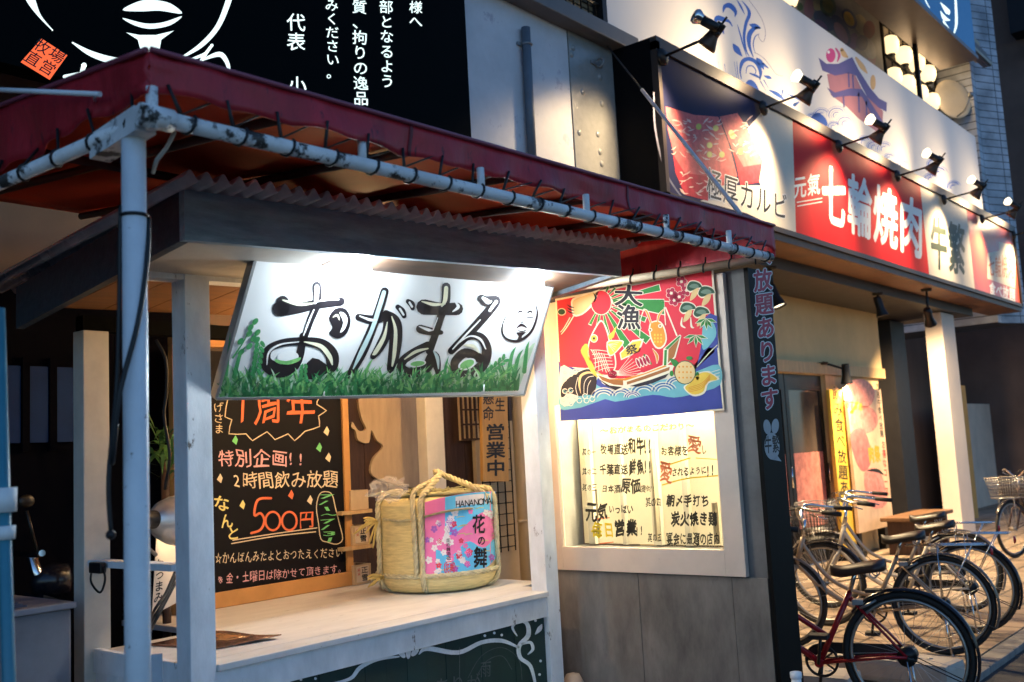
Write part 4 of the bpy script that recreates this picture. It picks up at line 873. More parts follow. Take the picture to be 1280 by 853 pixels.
# ------------------------------------------------------------------ food stall
stl = thing('food_stall', 'white painted wooden food stall with a black fascia, corrugated roof and serving counter', 'food stall', (3, 3.8, 0))
MB().box(1.985, 2.088, 3.2, 3.29, 0, 2.23, bev=.004).build('post', WPAINT, stl)
MB().box(3.985, 4.085, 3.2, 3.30, 0, 2.31, bev=.004).build('post', WPAINT, stl)
MB().box(1.955, 2.065, 3.90, 3.985, 0, 2.10, bev=.004).build('post', M('cream_post_paint', (.60, .55, .47), .5, var=.15, specks=.72, speck_col=(.12, .08, .05)), stl)
qa, qb = P(525, 560, Y=4.3), P(556, 560, Y=4.3)
MB().box(qa.x+.06, qb.x, 4.3, 4.38, 0, 2.2, bev=.004).build('post', MATS['cream_post_paint'], stl)
ct = MB(); ct.box(1.995, 4.083, 3.31, 3.93, .795, .82); ct.box(2.5, 4.083, 3.931, 4.62, .795, .8201); ct.box(4.084, 4.29, 3.45, 4.62, .795, .8195); ct.box(2.089, 3.984, 3.185, 3.31, .795, .82, bev=.004)
ctp = ct.build('counter', M('counter_white', (.64, .62, .60), .42, var=.14, scale=4, specks=.64, speck_col=(.2, .14, .11), speck_scale=13, stretch=(1, 4, 1)), stl)
MB().box(2.089, 3.984, 3.205, 3.235, .695, .794, bev=.003).build('apron_board', WPAINT, stl)
MB().box(1.99, 2.02, 3.291, 3.899, .745, .835, bev=.003).build('side_board', WPAINT, stl)
m_ = MB()
for i in range(7): m_.box(2.0, 2.018, 3.292+i*.087, 3.292+i*.087+.085, 0, .744)
m_.build('side_planks', WPAINT, stl)
MB().box(1.97, 2.03, 3.291, 3.899, 1.155, 1.18).build('side_rail', WPAINT, stl)
m_ = MB()
for i in range(16): m_.box(2.09+i*.1183, 2.09+i*.1183+.1165, 3.225+(.0015 if i % 2 else 0), 3.245, 0, .694)
fp_ = m_.build('front_panel', GREENB, stl)
D = Draw(plane_map('Y', 3.222), 540/1280, 180, 740)
for p, wd in (([(540, 275), (610, 258), (640, 225), (690, 200), (755, 192)], [4, 10, 12, 12, 5]), ([(815, 185), (840, 168), (930, 180), (1000, 150), (1060, 145), (1110, 165)], [3, 14, 13, 12, 12, 6]), ([(1105, 130), (1092, 105), (1110, 85), (1135, 95), (1138, 130), (1112, 160), (1115, 195), (1145, 220), (1160, 275)], [4, 8, 10, 12, 14, 13, 12, 11, 8]), ([(1120, 155), (1145, 150), (1152, 170), (1138, 185)], [5, 9, 9, 4]), ([(1160, 125), (1172, 110), (1178, 98)], [4, 14, 5])): D.stroke(p, wd, CHALKW, 1)
for cx, cy, r in ((783, 175, 0), (763, 183, -.7), (803, 178, .7)): D.ell(cx, cy, 8, 24 if r == 0 else 16, CHALKW, 1, r)
for x, y in ((465, 260), (508, 257), (1010, 130), (1038, 122), (1060, 128), (1160, 85), (1175, 205), (1172, 245), (430, 266)): D.ell(x, y, 4, 4, CHALKW, 1)
FAINT = M('faint_chalk', (.10, .12, .115), .9, var=.4, scale=30)
D.stroke([(960, 255), (1000, 190), (1060, 165), (1110, 200), (1120, 260)], 2, FAINT, 1); D.stroke([(980, 270), (1010, 210), (1060, 190), (1090, 230)], 2, FAINT, 1)
D.text('雨', [(995, 205), (1030, 200), (1030, 255), (995, 258)], FAINT, 1, -.005); D.stroke([(935, 165), (935, 268)], 2, FAINT, 1)
D.text('ありが', [(860, 255), (1000, 235), (1000, 300), (860, 320)], FAINT, 1, 0, jit=.05)
D.build('chalk_scrolls', stl)
# roof
F0t, F0b = P(230, 237, Y=2.75), P(230, 300, Y=2.75); F1t, F1b = P(775, 312, Y=2.65), P(775, 345, Y=2.65)
F0b.x = F0t.x; F1b.x = F1t.x
MB().slab([F0t, F1t, F1b, F0b], (0, .03, 0)).build('front_fascia', M('bloom_lightened_wood', (.26, .38, .45), .38, var=.35, scale=6, stretch=(1, 6, 6), bump=.3, specks=.68, speck_col=(.4, .42, .42), speck_scale=9), stl)  # front board lightened: the bulbs' bloom is put into its colour
L1t, L1b = P(20, 359, X=F0t.x-.001), P(20, 411, X=F0t.x-.001)
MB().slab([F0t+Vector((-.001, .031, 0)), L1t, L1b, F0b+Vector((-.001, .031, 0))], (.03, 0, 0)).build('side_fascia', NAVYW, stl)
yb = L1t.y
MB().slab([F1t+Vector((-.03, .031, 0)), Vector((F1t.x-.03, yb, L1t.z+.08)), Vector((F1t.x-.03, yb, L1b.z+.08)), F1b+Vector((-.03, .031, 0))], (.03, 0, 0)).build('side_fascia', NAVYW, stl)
m_ = MB()
for i in range(13):
    u0, u1 = i/13+.001, (i+1)/13-.001
    a, b = F0b.lerp(F1b, u0), F0b.lerp(F1b, u1)
    z0 = .055; c0 = Vector((a.x, yb, L1b.z+.09+.08*u0)); c1 = Vector((b.x, yb, L1b.z+.09+.08*u1))
    a = a+Vector((.032 if i == 0 else 0, .035, z0)); b = b+Vector((0, .035, z0)); 
    m_.slab([a, b, c1, c0], (0, 0, .012))
m_.build('ceiling_planks', OAKW, stl)
lz0, lz1 = 2.165, 2.30
MB().hexa([(1.80, 3.205, 2.195), (4.12, 3.205, 2.285), (4.12, 3.285, 2.285), (1.80, 3.285, 2.195), (1.80, 3.205, 2.255), (4.12, 3.205, 2.365), (4.12, 3.285, 2.365), (1.80, 3.285, 2.255)]).build('lintel', WPAINT, stl)
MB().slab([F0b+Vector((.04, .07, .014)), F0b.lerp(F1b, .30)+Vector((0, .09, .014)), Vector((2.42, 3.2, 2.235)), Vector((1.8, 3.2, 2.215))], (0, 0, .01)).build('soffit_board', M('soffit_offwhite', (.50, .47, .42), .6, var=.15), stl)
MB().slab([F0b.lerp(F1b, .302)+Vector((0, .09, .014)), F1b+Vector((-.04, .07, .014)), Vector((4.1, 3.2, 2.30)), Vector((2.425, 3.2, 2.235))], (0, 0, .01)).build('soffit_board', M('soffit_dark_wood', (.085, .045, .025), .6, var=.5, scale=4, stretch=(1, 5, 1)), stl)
MB().box(1.955, 4.05, 3.90, 3.96, 2.10, 2.16).build('rear_beam', M('beam_black', (.003, .003, .003), .8, spec=.03), stl)
def corr(m, x0, x1, ya, yb_, za0, za1, zb0, zb1, pitch=.058, amp=.015, th=.002):
    n = int((x1-x0)/pitch*10); A, B, A2, B2 = [], [], [], []
    for i in range(n+1):
        u = i/n; x = x0+(x1-x0)*u; dz = amp*math.sin(i*2*math.pi/10)+.004*math.sin(u*9)+.003*noise.noise(Vector((x*3, 0, 0)))
        za, zb = za0+(za1-za0)*u+dz, zb0+(zb1-zb0)*u+dz
        A.append(m.bm.verts.new((x, ya(u), za))); B.append(m.bm.verts.new((x, yb_, zb))); A2.append(m.bm.verts.new((x, ya(u), za-th*2))); B2.append(m.bm.verts.new((x, yb_, zb-th*2)))
    for i in range(n):
        m._f([A[i], A[i+1], B[i+1], B[i]], 0, True); m._f([A2[i], B2[i], B2[i+1], A2[i+1]], 0, True); m._f([A[i], A2[i], A2[i+1], A[i+1]]); m._f([B[i], B[i+1], B2[i+1], B2[i]])
    m._f([A[0], B[0], B2[0], A2[0]]); m._f([A[n], A2[n], B2[n], B[n]])
m_ = MB(); corr(m_, F0t.x-.05, F1t.x+.05, lambda u: 2.66-.10*u, 4.2, F0t.z+.022, F1t.z+.016, L1t.z+.03, L1t.z+.13)
m_.build('roof_sheet', CORR, stl)

# ---- stall name board
sgn = thing('stall_sign', 'white painted stall sign with big black brush letters over green grass', 'sign', (3, 3.05, 1.77))
S = [P(318, 326, X=2.11), P(692, 355, X=3.9), P(655, 493, X=3.9), P(270, 497, X=2.11)]
S[2].y = S[3].y = (S[2].y+S[3].y)/2; S[0].y = S[1].y = (S[0].y+S[1].y)/2
S = [P(318, 326, Y=S[0].y), P(692, 355, Y=S[1].y), P(655, 493, Y=S[2].y), P(270, 497, Y=S[3].y)]
nS = (S[1]-S[0]).cross(S[3]-S[0]).normalized()
d_ = ray(655, 493); S[2] = EYE+d_*((S[0]-EYE).dot(nS)/d_.dot(nS))
if nS.dot(EYE-S[0]) < 0: nS = -nS
MB().slab(S, -nS*.028).build('board', M('sign_board_white', (.74, .76, .77), .4, var=.05, scale=3), sgn)
MB().bar(S[0]-nS*.012, S[3]-nS*.012, .012, .035, nS).bar(S[3]-nS*.012+Vector((0, 0, -.004)), S[2]-nS*.012+Vector((0, 0, -.004)), .010, .035, nS).bar(S[1]-nS*.012, S[2]-nS*.012, .010, .035, nS).build('edge_trim', STEEL, sgn)
D = Draw(free_plane_map(S[0], nS), 440/1280, 260, 310)
SK = M('sign_black', (.012, .010, .014), .45, var=.1); SC = M('sign_highlight', (.74, .74, .55), .5); SWh = M('sign_white', (.78, .8, .8), .5, var=.02)
G = [M('grass_paint_%s' % n_, c, .5, var=.25, scale=20) for n_, c in (('deep', (.02, .17, .06)), ('mid', (.05, .30, .10)), ('light', (.18, .50, .16)), ('pale', (.48, .68, .50)))]
rn = random.Random(11)
D.poly([(40, 543), (70, 420), (100, 440), (150, 470), (260, 470), (400, 465), (520, 450), (640, 460), (760, 470), (900, 470), (1050, 440), (1120, 420), (1180, 350), (1190, 345), (1130, 512)], G[3], 1)
def blades(k, xs, hs, mats, l, wd=9):
    for i in range(k):
        x = rn.uniform(*xs); y0 = 540-(x-40)/1090*30-rn.uniform(0, 50); h = rn.uniform(*hs); b = rn.uniform(-30, 45)
        top = (x+b, y0-h); 
        if top[0] > 1190-(top[1]-345)*.33: continue
        D.stroke([(x, y0), (x+b*.35, y0-h*.55), top], [wd*rn.uniform(.7, 1.3), wd*.8, .3], rn.choice(mats), l, 3)
blades(120, (60, 1110), (30, 75), [G[2], G[3], G[1]], 2)
# letters
def bl(p, wd, l=4): D.stroke(p, wd, SK, l, 6)
def hi(p, wd, m=None, l=5): D.stroke(p, wd, m or SC, l, 6)
bl([(262, 222), (330, 218), (400, 205), (482, 195)], [56, 40, 34, 32]); D.ell(272, 210, 26, 36, SK, 4); hi([(272, 190), (330, 205), (385, 202)], [5, 12, 4]); hi([(400, 195), (440, 186), (476, 188)], [4, 11, 4], SWh)
bl([(396, 138), (396, 200), (370, 270), (345, 345)], [32, 32, 26, 22]); hi([(396, 142), (394, 185), (390, 200)], [16, 16, 8], SWh); hi([(385, 225), (362, 280), (348, 318)], [4, 7, 4], SWh)
bl([(345, 320), (335, 385), (310, 430), (262, 448), (222, 430), (208, 400), (225, 365), (275, 345), (340, 340), (410, 350), (448, 385), (452, 425), (438, 448)], [24, 30, 40, 50, 52, 40, 28, 28, 30, 40, 48, 44, 30]); hi([(214, 425), (222, 380), (262, 352), (330, 342)], [3, 7, 6, 3], SWh); hi([(350, 342), (410, 358), (442, 395), (452, 425)], [4, 15, 16, 5]); D.ell(290, 398, 40, 24, SWh, 5, -.1); D.poly([(245, 405), (285, 412), (335, 398), (330, 412), (290, 425), (250, 418)], G[2], 6, 3)
D.poly([(340, 470), (380, 400), (445, 440), (420, 475)], SK, 4, 3)
D.poly([(440, 255), (462, 222), (500, 222), (519, 262), (505, 310), (472, 330), (440, 312), (452, 290)], SK, 4, 4); D.poly([(478, 236), (496, 238), (508, 262), (498, 295), (480, 308), (492, 272)], SWh, 5, 3); hi([(455, 252), (470, 245), (478, 262)], [3, 8, 3], SC)
bl([(642, 158), (625, 215), (598, 290), (560, 380), (515, 465)], [30, 32, 32, 36, 26]); hi([(640, 162), (622, 220), (595, 300), (555, 385), (528, 440)], [15, 16, 15, 16, 4], M('sign_pale_blue', (.50, .66, .66), .5))
bl([(548, 252), (600, 262), (648, 250), (652, 300), (625, 360), (600, 395)], [26, 34, 34, 36, 34, 22]); hi([(652, 270), (640, 325), (610, 378), (600, 388)], [3, 13, 15, 6]); hi([(552, 248), (590, 262), (615, 262)], [4, 10, 4], SWh)
bl([(648, 238), (680, 270), (682, 340), (668, 440)], [24, 42, 46, 36]); hi([(668, 250), (682, 300), (678, 380), (670, 430)], [4, 12, 14, 6])
bl([(690, 215), (705, 230), (713, 248)], [18, 24, 18]); hi([(698, 222), (711, 243)], [8, 8], SWh); bl([(728, 195), (740, 205), (744, 220)], [18, 24, 16]); hi([(733, 199), (742, 214)], [8, 8], SWh)
bl([(785, 215), (850, 222), (905, 222)], [56, 44, 46]); hi([(778, 195), (820, 206), (862, 204)], [4, 12, 4]); hi([(890, 232), (910, 215), (900, 198)], [4, 12, 4], SWh)
bl([(772, 295), (810, 304), (848, 308)], [32, 28, 16]); hi([(768, 286), (800, 298), (815, 300)], [3, 11, 4], SWh)
bl([(866, 142), (864, 195), (845, 255), (825, 320), (805, 375)], [32, 32, 28, 26, 28]); hi([(866, 146), (862, 190), (850, 212)], [15, 15, 6]); hi([(835, 255), (818, 300)], [4, 4], SWh)
bl([(800, 355), (755, 378), (712, 408), (702, 432), (735, 455), (790, 440), (818, 395), (830, 420), (838, 462)], [30, 32, 32, 30, 34, 38, 40, 34, 14]); hi([(715, 405), (755, 378), (800, 366)], [4, 11, 5]); hi([(820, 375), (834, 400), (838, 440)], [4, 13, 4], MATS['sign_pale_blue']); D.ell(757, 420, 36, 14, SWh, 5, -.1); D.ell(762, 421, 26, 9, G[2], 6, -.1)
bl([(995, 185), (1015, 195), (1050, 190), (1030, 220), (960, 300), (885, 375)], [30, 40, 30, 34, 32, 26]); hi([(1000, 182), (1018, 196), (1030, 194)], [10, 18, 6], SWh); hi([(1048, 196), (1025, 228)], [12, 10], SWh); hi([(990, 262), (930, 325), (890, 368)], [4, 7, 4], SWh)
bl([(885, 372), (940, 325), (990, 325), (1014, 370), (1000, 425), (955, 455), (910, 445), (900, 415), (935, 382), (985, 400)], [22, 26, 32, 36, 38, 42, 40, 34, 34, 34]); hi([(905, 352), (950, 322), (990, 332), (1010, 368)], [3, 5, 8, 4], SWh); hi([(930, 355), (965, 358), (985, 380)], [4, 13, 5]); D.ell(942, 423, 27, 14, G[2], 6, -.4); D.ell(942, 423, 34, 20, SWh, 5, -.4)
# face in a ring
D.stroke([(1160, 205), (1110, 215), (1078, 260), (1070, 305), (1088, 332), (1130, 338), (1175, 305), (1197, 245), (1190, 200)], [2, 3, 4, 6, 8, 10, 9, 7, 3], SK, 4)
for p, wd in (([(1125, 238), (1135, 230), (1148, 236)], [3, 8, 2]), ([(1160, 238), (1172, 230), (1180, 238)], [3, 8, 2]), ([(1122, 252), (1148, 250)], [3, 3]), ([(1160, 252), (1182, 252)], [3, 3]), ([(1122, 292), (1140, 280), (1160, 290)], [3, 10, 3]), ([(1126, 300), (1142, 304), (1158, 298)], [2, 4, 2])): D.stroke(p, wd, SK, 4)
D.poly([(1120, 308), (1158, 306), (1142, 320), (1140, 336), (1122, 338), (1130, 322)], SK, 4); D.ell(1142, 270, 4, 3, SK, 4)
blades(90, (50, 1120), (45, 85), [G[1], G[2], G[3]], 3, 12)
blades(230, (50, 1120), (18, 66), [G[0], G[1], G[2], G[2], G[3]], 7, 8); blades(120, (45, 1130), (10, 40), [G[0], G[1], G[2]], 8, 9)
for x in range(80, 1130, 9): D.stroke([(x, 543-(x-40)/1090*30), (x+rn.uniform(-14, 20), 500-(x-40)/1090*30+rn.uniform(-12, 12))], [14, 4], rn.choice(G[:2]), 7, 2)
for x, y, b in ((60, 500, 35), (95, 470, 70), (1110, 480, 60), (1150, 450, 30), (1090, 470, 50)): D.stroke([(x, y), (x+b*.3, y-80), (x+b*.6, y-(190 if x < 80 else 110))], [16, 12, 1], G[1], 7)
D.stroke([(90, 400), (130, 340), (170, 265)], [7, 5, 3], G[1], 8)
for x, y in ((120, 380), (118, 340), (150, 358), (150, 312), (178, 335), (155, 290), (180, 308), (172, 268), (165, 330)): D.ell(x, y, 9, 14, G[1], 8, .7)
D.stroke([(165, 470), (178, 400), (190, 345)], [6, 5, 2], G[1], 8)
for i in range(6): D.ell(172+i*3-10, 455-i*20, 7, 13, G[1], 8, .5); D.ell(172+i*3+12, 450-i*20, 7, 13, G[1], 8, -.5)
D.stroke([(340, 490), (345, 450), (345, 420)], [6, 4, 2], G[1], 8)
for i in range(4): D.ell(335+i*2, 480-i*16, 6, 10, G[1], 8, .5); D.ell(353+i, 478-i*16, 6, 10, G[1], 8, -.5)
D.stroke([(985, 480), (1030, 440), (1085, 398)], [5, 5, 2], G[1], 8)
for i in range(6): D.ell(1000+i*15, 462-i*13, 6, 12, G[1], 8, .2); D.ell(1010+i*15, 475-i*13, 6, 12, G[1], 8, 1.3)
D.build('lettering', sgn)
for px, py in ((402, 488), (602, 484)):
    c_ = P(px, py, Y=S[2].y-.02); MB().tube([c_+Vector((0, .02, -.02)), c_+Vector((.004, -.01, -.022)), c_+Vector((.004, -.012, .012))], .0035, 6).build('hook', WPAINT, sgn)
# LED bulbs above the name board
LED = M('led_bulb_glow', (1, 1, 1), .5, var=0, emit=210., ecol=(.80, .92, 1))
for px, py, lb in ((449, 338, 'glowing white bulb above the middle of the painted stall sign'), (668, 357, 'glowing white bulb at the upper right corner of the painted stall sign')):
    c_ = P(px, py, Y=S[0].y-.085); t = thing('bulb_lamp', lb, 'bulb', c_, 'white bulbs over the stall sign')
    MB().sphere(c_, .047, sz=1.05).build('bulb', LED, t)
    MB().tube([c_+Vector((0, .01, .038)), c_+Vector((0, .02, .09))], .017, 10).tube([c_+Vector((0, .02, .085)), c_+Vector((0, .05, .12))], .007, 6).build('socket', BLACKM, t)

# ------------------------------------------------------------------ inside the stall
bd = thing('back_boards', 'dark brown timber board wall behind the stall counter', 'wall', (4, 4.68, 0))
m_ = MB(); x = 3.2
while x < 6.2: m_.box(x, x+.176, 4.66, 4.70, 0, 2.3); x += .18
m_.build('boards', DARKW, bd)
D = MB()
pts = [(75, 40), (290, 40), (292, 100), (288, 385), (270, 395), (215, 388), (125, 360), (102, 330), (115, 280), (150, 240), (125, 215), (105, 175), (95, 225), (55, 215), (45, 180), (28, 165), (32, 145), (45, 165), (60, 180), (85, 170), (65, 120)]
solo(MB().slab([P(430+x*.328, 480+y*.328, Y=4.64) for x, y in crom(pts, 3, True)], (0, .018, 0)), 'wooden_cutout', M('cutout_wood', (.50, .36, .22), .55, var=.2, scale=3, stretch=(5, 5, 1)), 'pale wooden cutout of a bare figure on the brown boards behind the barrel', 'cutout')
wd_ = thing('lattice_window', 'small lit lattice window in the brown boards behind the stall', 'window', P(588, 548, Y=4.62))
a_, b_ = P(574, 480, Y=4.63), P(600, 550, Y=4.63)
MB().box(a_.x, b_.x, 4.63, 4.655, b_.z, 2.25).build('paper_pane', M('paper_pane', (.62, .47, .28), .7, var=.15), wd_)
m_ = MB()
for i in range(5): m_.box(a_.x+(b_.x-a_.x)*i/4-.006, a_.x+(b_.x-a_.x)*i/4+.006, 4.615, 4.629, b_.z, 2.25)
for i in range(7): m_.box(a_.x, b_.x, 4.612, 4.6145, b_.z+i*.1, b_.z+i*.1+.012)
m_.build('lattice', DARKW, wd_)
a_, b_ = P(594, 500, Y=4.6), P(665, 725, Y=4.6)
wp = solo(MB().box(a_.x, b_.x+.3, 4.62, 4.65, .4, 1.75), 'pale_board', M('pale_tile_board', (.52, .40, .25), .5, var=.1), 'pale cream wall board behind the wire grid', 'board')
m_ = MB(); X0, X1 = a_.x+.01, P(640, 600, Y=4.58).x
for i in range(5): m_.tube([(X0+(X1-X0)*i/4, 4.58, .85), (X0+(X1-X0)*i/4, 4.58, 2.3)], .005, 5)
for i in range(20): m_.tube([(X0, 4.585, .88+i*.075), (X1, 4.585, .88+i*.075)], .004, 5)
solo(m_, 'wire_grid', BLACKM, 'dark wire grid panel hanging in front of the pale board behind the barrel', 'grid')
c_ = P(653, 600, Y=4.52)
m_ = MB().tube([(c_.x, c_.y, 0), (c_.x, c_.y, 2.6)], .05, 16).torus((c_.x, c_.y, 1.05), (0, 0, 1), .05, .008, 20, 6).tube([(c_.x-.1, c_.y-.03, 1.05), (c_.x+.1, c_.y-.03, 1.05)], .01, 6)
solo(m_, 'drain_pipe', M('beige_drain_pipe', (.56, .43, .26), .45, var=.1), 'vertical beige drain pipe behind the right stall post', 'pipe')
pq = thing('wooden_plaque', 'hanging wooden plaque with black brush writing beside the wire grid', 'plaque', P(620, 600, Y=4.4))
c4 = [P(602, 470, Y=4.4), P(634, 470, Y=4.4), P(636, 602, Y=4.4), P(604, 602, Y=4.4)]
MB().slab(c4, (0, .025, 0)).build('board', M('plaque_wood', (.52, .28, .08), .45, var=.25, scale=4, stretch=(6, 6, 1)), pq)
MB().tube([(c4[0].x+.05, 4.412, c4[0].z), (c4[0].x+.1, 4.412, 2.25), (c4[1].x-.03, 4.412, c4[1].z)], .004, 5).build('cord', CABLE, pq)
D = Draw(plane_map('Y', 4.4))
D.text('一生', [(618, 478), (632, 478), (632, 516), (618, 516)], BLK, 1, .02, vert=True); D.text('懸命', [(603, 488), (618, 488), (618, 527), (603, 527)], BLK, 1, .02, vert=True); D.text('営業中', [(606, 530), (632, 529), (633, 596), (607, 597)], BLK, 1, .03, vert=True)
D.build('lettering', pq)
# stacked masu boxes
sh = thing('step_shelf', 'small pale wooden step shelf beside the chalkboard on the counter', 'shelf', (P(445, 735, Y=4.5).x, 4.52, .82))
xs_ = P(425, 690, Y=4.45).x; xe_ = P(463, 690, Y=4.45).x
for z in (1.02, 1.22): MB().box(xs_, xe_, 4.42, 4.62, z, z+.02).build('shelf_board', PINE, sh)
MB().box(xs_, xs_+.02, 4.5, 4.62, .82, 1.4).build('upright', PINE, sh)
MASU = M('masu_wood', (.52, .38, .22), .6, var=.2); LBL = M('label_paper', (.62, .5, .36), .6)
for i, (z, lab) in enumerate(((.822, 'square wooden sake cup box at the bottom of the step shelf'), (1.042, 'square wooden sake cup box on the middle board of the step shelf'), (1.242, 'square wooden sake cup box on top of the step shelf'))):
    x0 = xe_-.14; t = thing('masu_box', lab, 'wooden cup', (x0+.06, 4.5, z), 'wooden cups on the step shelf')
    m_ = MB(); m_.box(x0, x0+.13, 4.44, 4.452, z, z+.11); m_.box(x0, x0+.13, 4.558, 4.57, z, z+.11); m_.box(x0, x0+.012, 4.4525, 4.5575, z, z+.11); m_.box(x0+.118, x0+.13, 4.4525, 4.5575, z, z+.11); m_.box(x0+.0125, x0+.1175, 4.4525, 4.5575, z, z+.01); m_.build('cup', MASU, t)
    if i < 2:
        MB().box(x0+.02, x0+.11, 4.436, 4.4395, z+.012, z+.1).build('label_sheet', LBL, t)
        c_ = Vector((x0, 4.434, z)); Dp = Draw(lambda px, py, l: Vector((x0+.02+px*.09, 4.4355-l*.0005, z+.1-py*.088))); Dp.text('正雪', [(.35, .02), (.95, .02), (.95, .98), (.35, .98)], BLK, 1, .02, vert=True); Dp.text('純米', [(.05, .1), (.3, .1), (.3, .6), (.05, .6)], M('seal_red', (.5, .05, .04), .6), 1, .01, vert=True); Dp.build('lettering', t)

# chalkboard
cbd = thing('chalkboard', 'black menu chalkboard in a pine frame with coloured handwriting on the counter', 'chalkboard', (3.3, 4.5, .82))
CY = 4.47
c4 = [P(214, 480, Y=CY), P(425, 470, Y=CY), P(435, 716, Y=CY), P(222, 755, Y=CY)]
zb = P(436, 716, Y=CY).z
xl, xr = P(225, 600, Y=CY).x, P(429, 600, Y=CY).x
MB().box(xl, xr, CY, CY+.02, .90, 2.12).build('board', M('chalkboard_black', (.006, .005, .006), .6, var=.4, scale=3, spec=.15), cbd)
MB().box(xl-.04, xr+.045, CY-.015, CY+.03, .822, .90, bev=.004).box(xr+.0005, xr+.045, CY-.014, CY+.029, .9005, 2.14, bev=.004).box(xl-.04, xl-.0005, CY-.014, CY+.029, .9005, 2.14, bev=.004).box(xl-.04, xr+.045, CY-.015, CY+.03, 2.1405, 2.18, bev=.004).build('frame', M('orange_pine', (.55, .27, .08), .45, var=.2, scale=4, stretch=(1, 5, 1)), cbd)
D = Draw(plane_map('Y', CY), .3283, 255, 490)
CO = M('chalk_orange', (.80, .17, .06), .7, var=.1); CP = M('chalk_pink', (.80, .42, .42), .7, var=.1); CC = M('chalk_cream', (.78, .62, .40), .7, var=.1); CGn = M('chalk_green', (.18, .60, .20), .7, var=.1); CYl = M('chalk_yellow', (.80, .68, .22), .7, var=.1)
def tx(st, q, m, b=.01, v=False, j=.09): D.text(st, q, m, 1, b, vert=v, jit=j)
tx('1周年', [(120, -10), (425, -30), (425, 130), (120, 140)], CO, .008)
tx('げさま', [(34, 40), (76, 38), (78, 162), (38, 164)], CC, .0, True)
D.stroke([(90, 30), (80, 95), (106, 106), (95, 160), (160, 160), (185, 186), (240, 152), (270, 182), (320, 160), (345, 186), (385, 150), (440, 132), (436, 92), (466, 72), (430, 48), (436, 28)], 4, CC, 1, 2)
tx('特別企画!!', [(50, 215), (396, 222), (396, 288), (50, 290)], CP, .008); tx('2時間飲み放題', [(110, 305), (512, 298), (512, 368), (110, 372)], CC, .004)
tx('な', [(36, 395), (98, 395), (98, 455), (36, 455)], CYl, .02); tx('ん', [(60, 462), (112, 462), (112, 525), (60, 525)], CYl, .02); tx('と', [(85, 510), (138, 510), (138, 568), (85, 568)], CYl, .02)
for p in ([(255, 405), (205, 412), (192, 470), (215, 462), (230, 490), (215, 525), (180, 538)],): D.stroke(p, 9, CO, 1)
for cx in (262, 325): D.stroke([(cx+28*math.cos(t), 492+35*math.sin(t)) for t in [k*.6981 for k in range(9)]], 8, CO, 1, 5, closed=True)
tx('円', [(360, 450), (420, 450), (420, 522), (360, 522)], CO, .012)
D.stroke([(105, 578), (270, 550), (425, 533)], 4, CC, 1); D.stroke([(110, 565), (270, 540), (430, 518)], 4, CC, 1)
tx('7/1〜7/31', [(432, 388), (510, 385), (524, 572), (450, 576)], CGn, .012, True)
D.stroke([(440, 390), (465, 380), (488, 392), (500, 440), (515, 500), (528, 560), (505, 580), (470, 572), (445, 560), (436, 500), (428, 440)], 3.5, CC, 1, 3, closed=True)
tx('☆かんばんみたよとおつたえください', [(40, 610), (528, 590), (528, 632), (40, 660)], CC, -.004); tx('※金・土曜日は除かせて頂きます。', [(52, 690), (540, 655), (540, 690), (52, 738)], CP, -.004)
for x, y, m in ((120, 184, CGn), (440, 212, CGn), (468, 150, CC), (475, 250, CC), (62, 330, CC), (148, 430, CYl), (333, 392, CO), (405, 412, CC)): D.poly([(x, y-19), (x+9, y-2), (x+3, y+18), (x-13, y+4)], m, 1)
D.build('lettering', cbd)

# sake barrel
BX, BY, BR, BZ = 3.92, 3.89, .315, .82
br = thing('sake_barrel', 'straw wrapped sake barrel with rope binding and a pink and blue blossom label', 'barrel', (BX, BY, BZ))
STRAW = M('barrel_straw', (.78, .66, .32), .75, var=.25, scale=12, stretch=(1, 1, 9), bump=.3); ROPE = M('straw_rope', (.58, .52, .32), .8, var=.3, scale=25, bump=.4); STRG = M('green_straw', (.40, .38, .20), .85, var=.35, scale=20, bump=.4)
prof = [(0, .012), (.21, .012), (.24, .0), (.27, .015), (.295, .045), (.306, .07)]
for i in range(24):
    z = .075+i*.0158; prof += [(BR-.006, z), (BR+.001, z+.008)]
prof += [(.312, .46), (.30, .485), (.26, .495), (.0, .495)]
MB().lathe(prof, (BX, BY, BZ), n=56).build('body', STRAW, br)
MB().lathe([(.0, .497), (.27, .497), (.285, .503), (.25, .515), (0, .518)], (BX, BY, BZ), n=40).build('lid', STRG, br)
MB().lathe([(.268, .008), (.296, .03), (.316, .062), (.321, .082), (.312, .095)], (BX, BY, BZ), n=48).build('base_wrap', STRAW, br)
def rope(mb, pts, r=.014, tw=34, closed=False):
    pts = [Vector(p) for p in crom([tuple(p) for p in pts], 8, closed)]
    if closed: pts.append(pts[0])
    # resample
    out = []; L = 0
    for a, b in zip(pts, pts[1:]):
        n = max(1, int((b-a).length/.012))
        for k in range(n): out.append((a.lerp(b, k/n), L+(b-a).length*k/n))
        L += (b-a).length
    out.append((pts[-1], L))
    for ph in (0, 2.094, 4.189):
        q = []
        for i, (p, l) in enumerate(out):
            d = (out[min(i+1, len(out)-1)][0]-out[max(i-1, 0)][0]).normalized(); a = d.cross(Vector((.3, .2, 1)))
            if a.length < .05: a = d.cross(Vector((1, 0, 0)))
            a.normalize(); b = d.cross(a); t = ph+l*tw*1.6
            q.append(p+(a*math.cos(t)+b*math.sin(t))*r*.55)
        mb.tube(q, r*.62, 6)
def bp(ang, z, dr=.012): return Vector((BX+(BR+dr)*math.cos(ang), BY+(BR+dr)*math.sin(ang), BZ+z))
view = math.atan2(-BY, -BX)            # towards the camera
def ang_of(px):                         # angle on the barrel seen at this column
    d = cyl_map(BX, BY, BR)(px, 680, 0); return math.atan2(d.y-BY, d.x-BX)
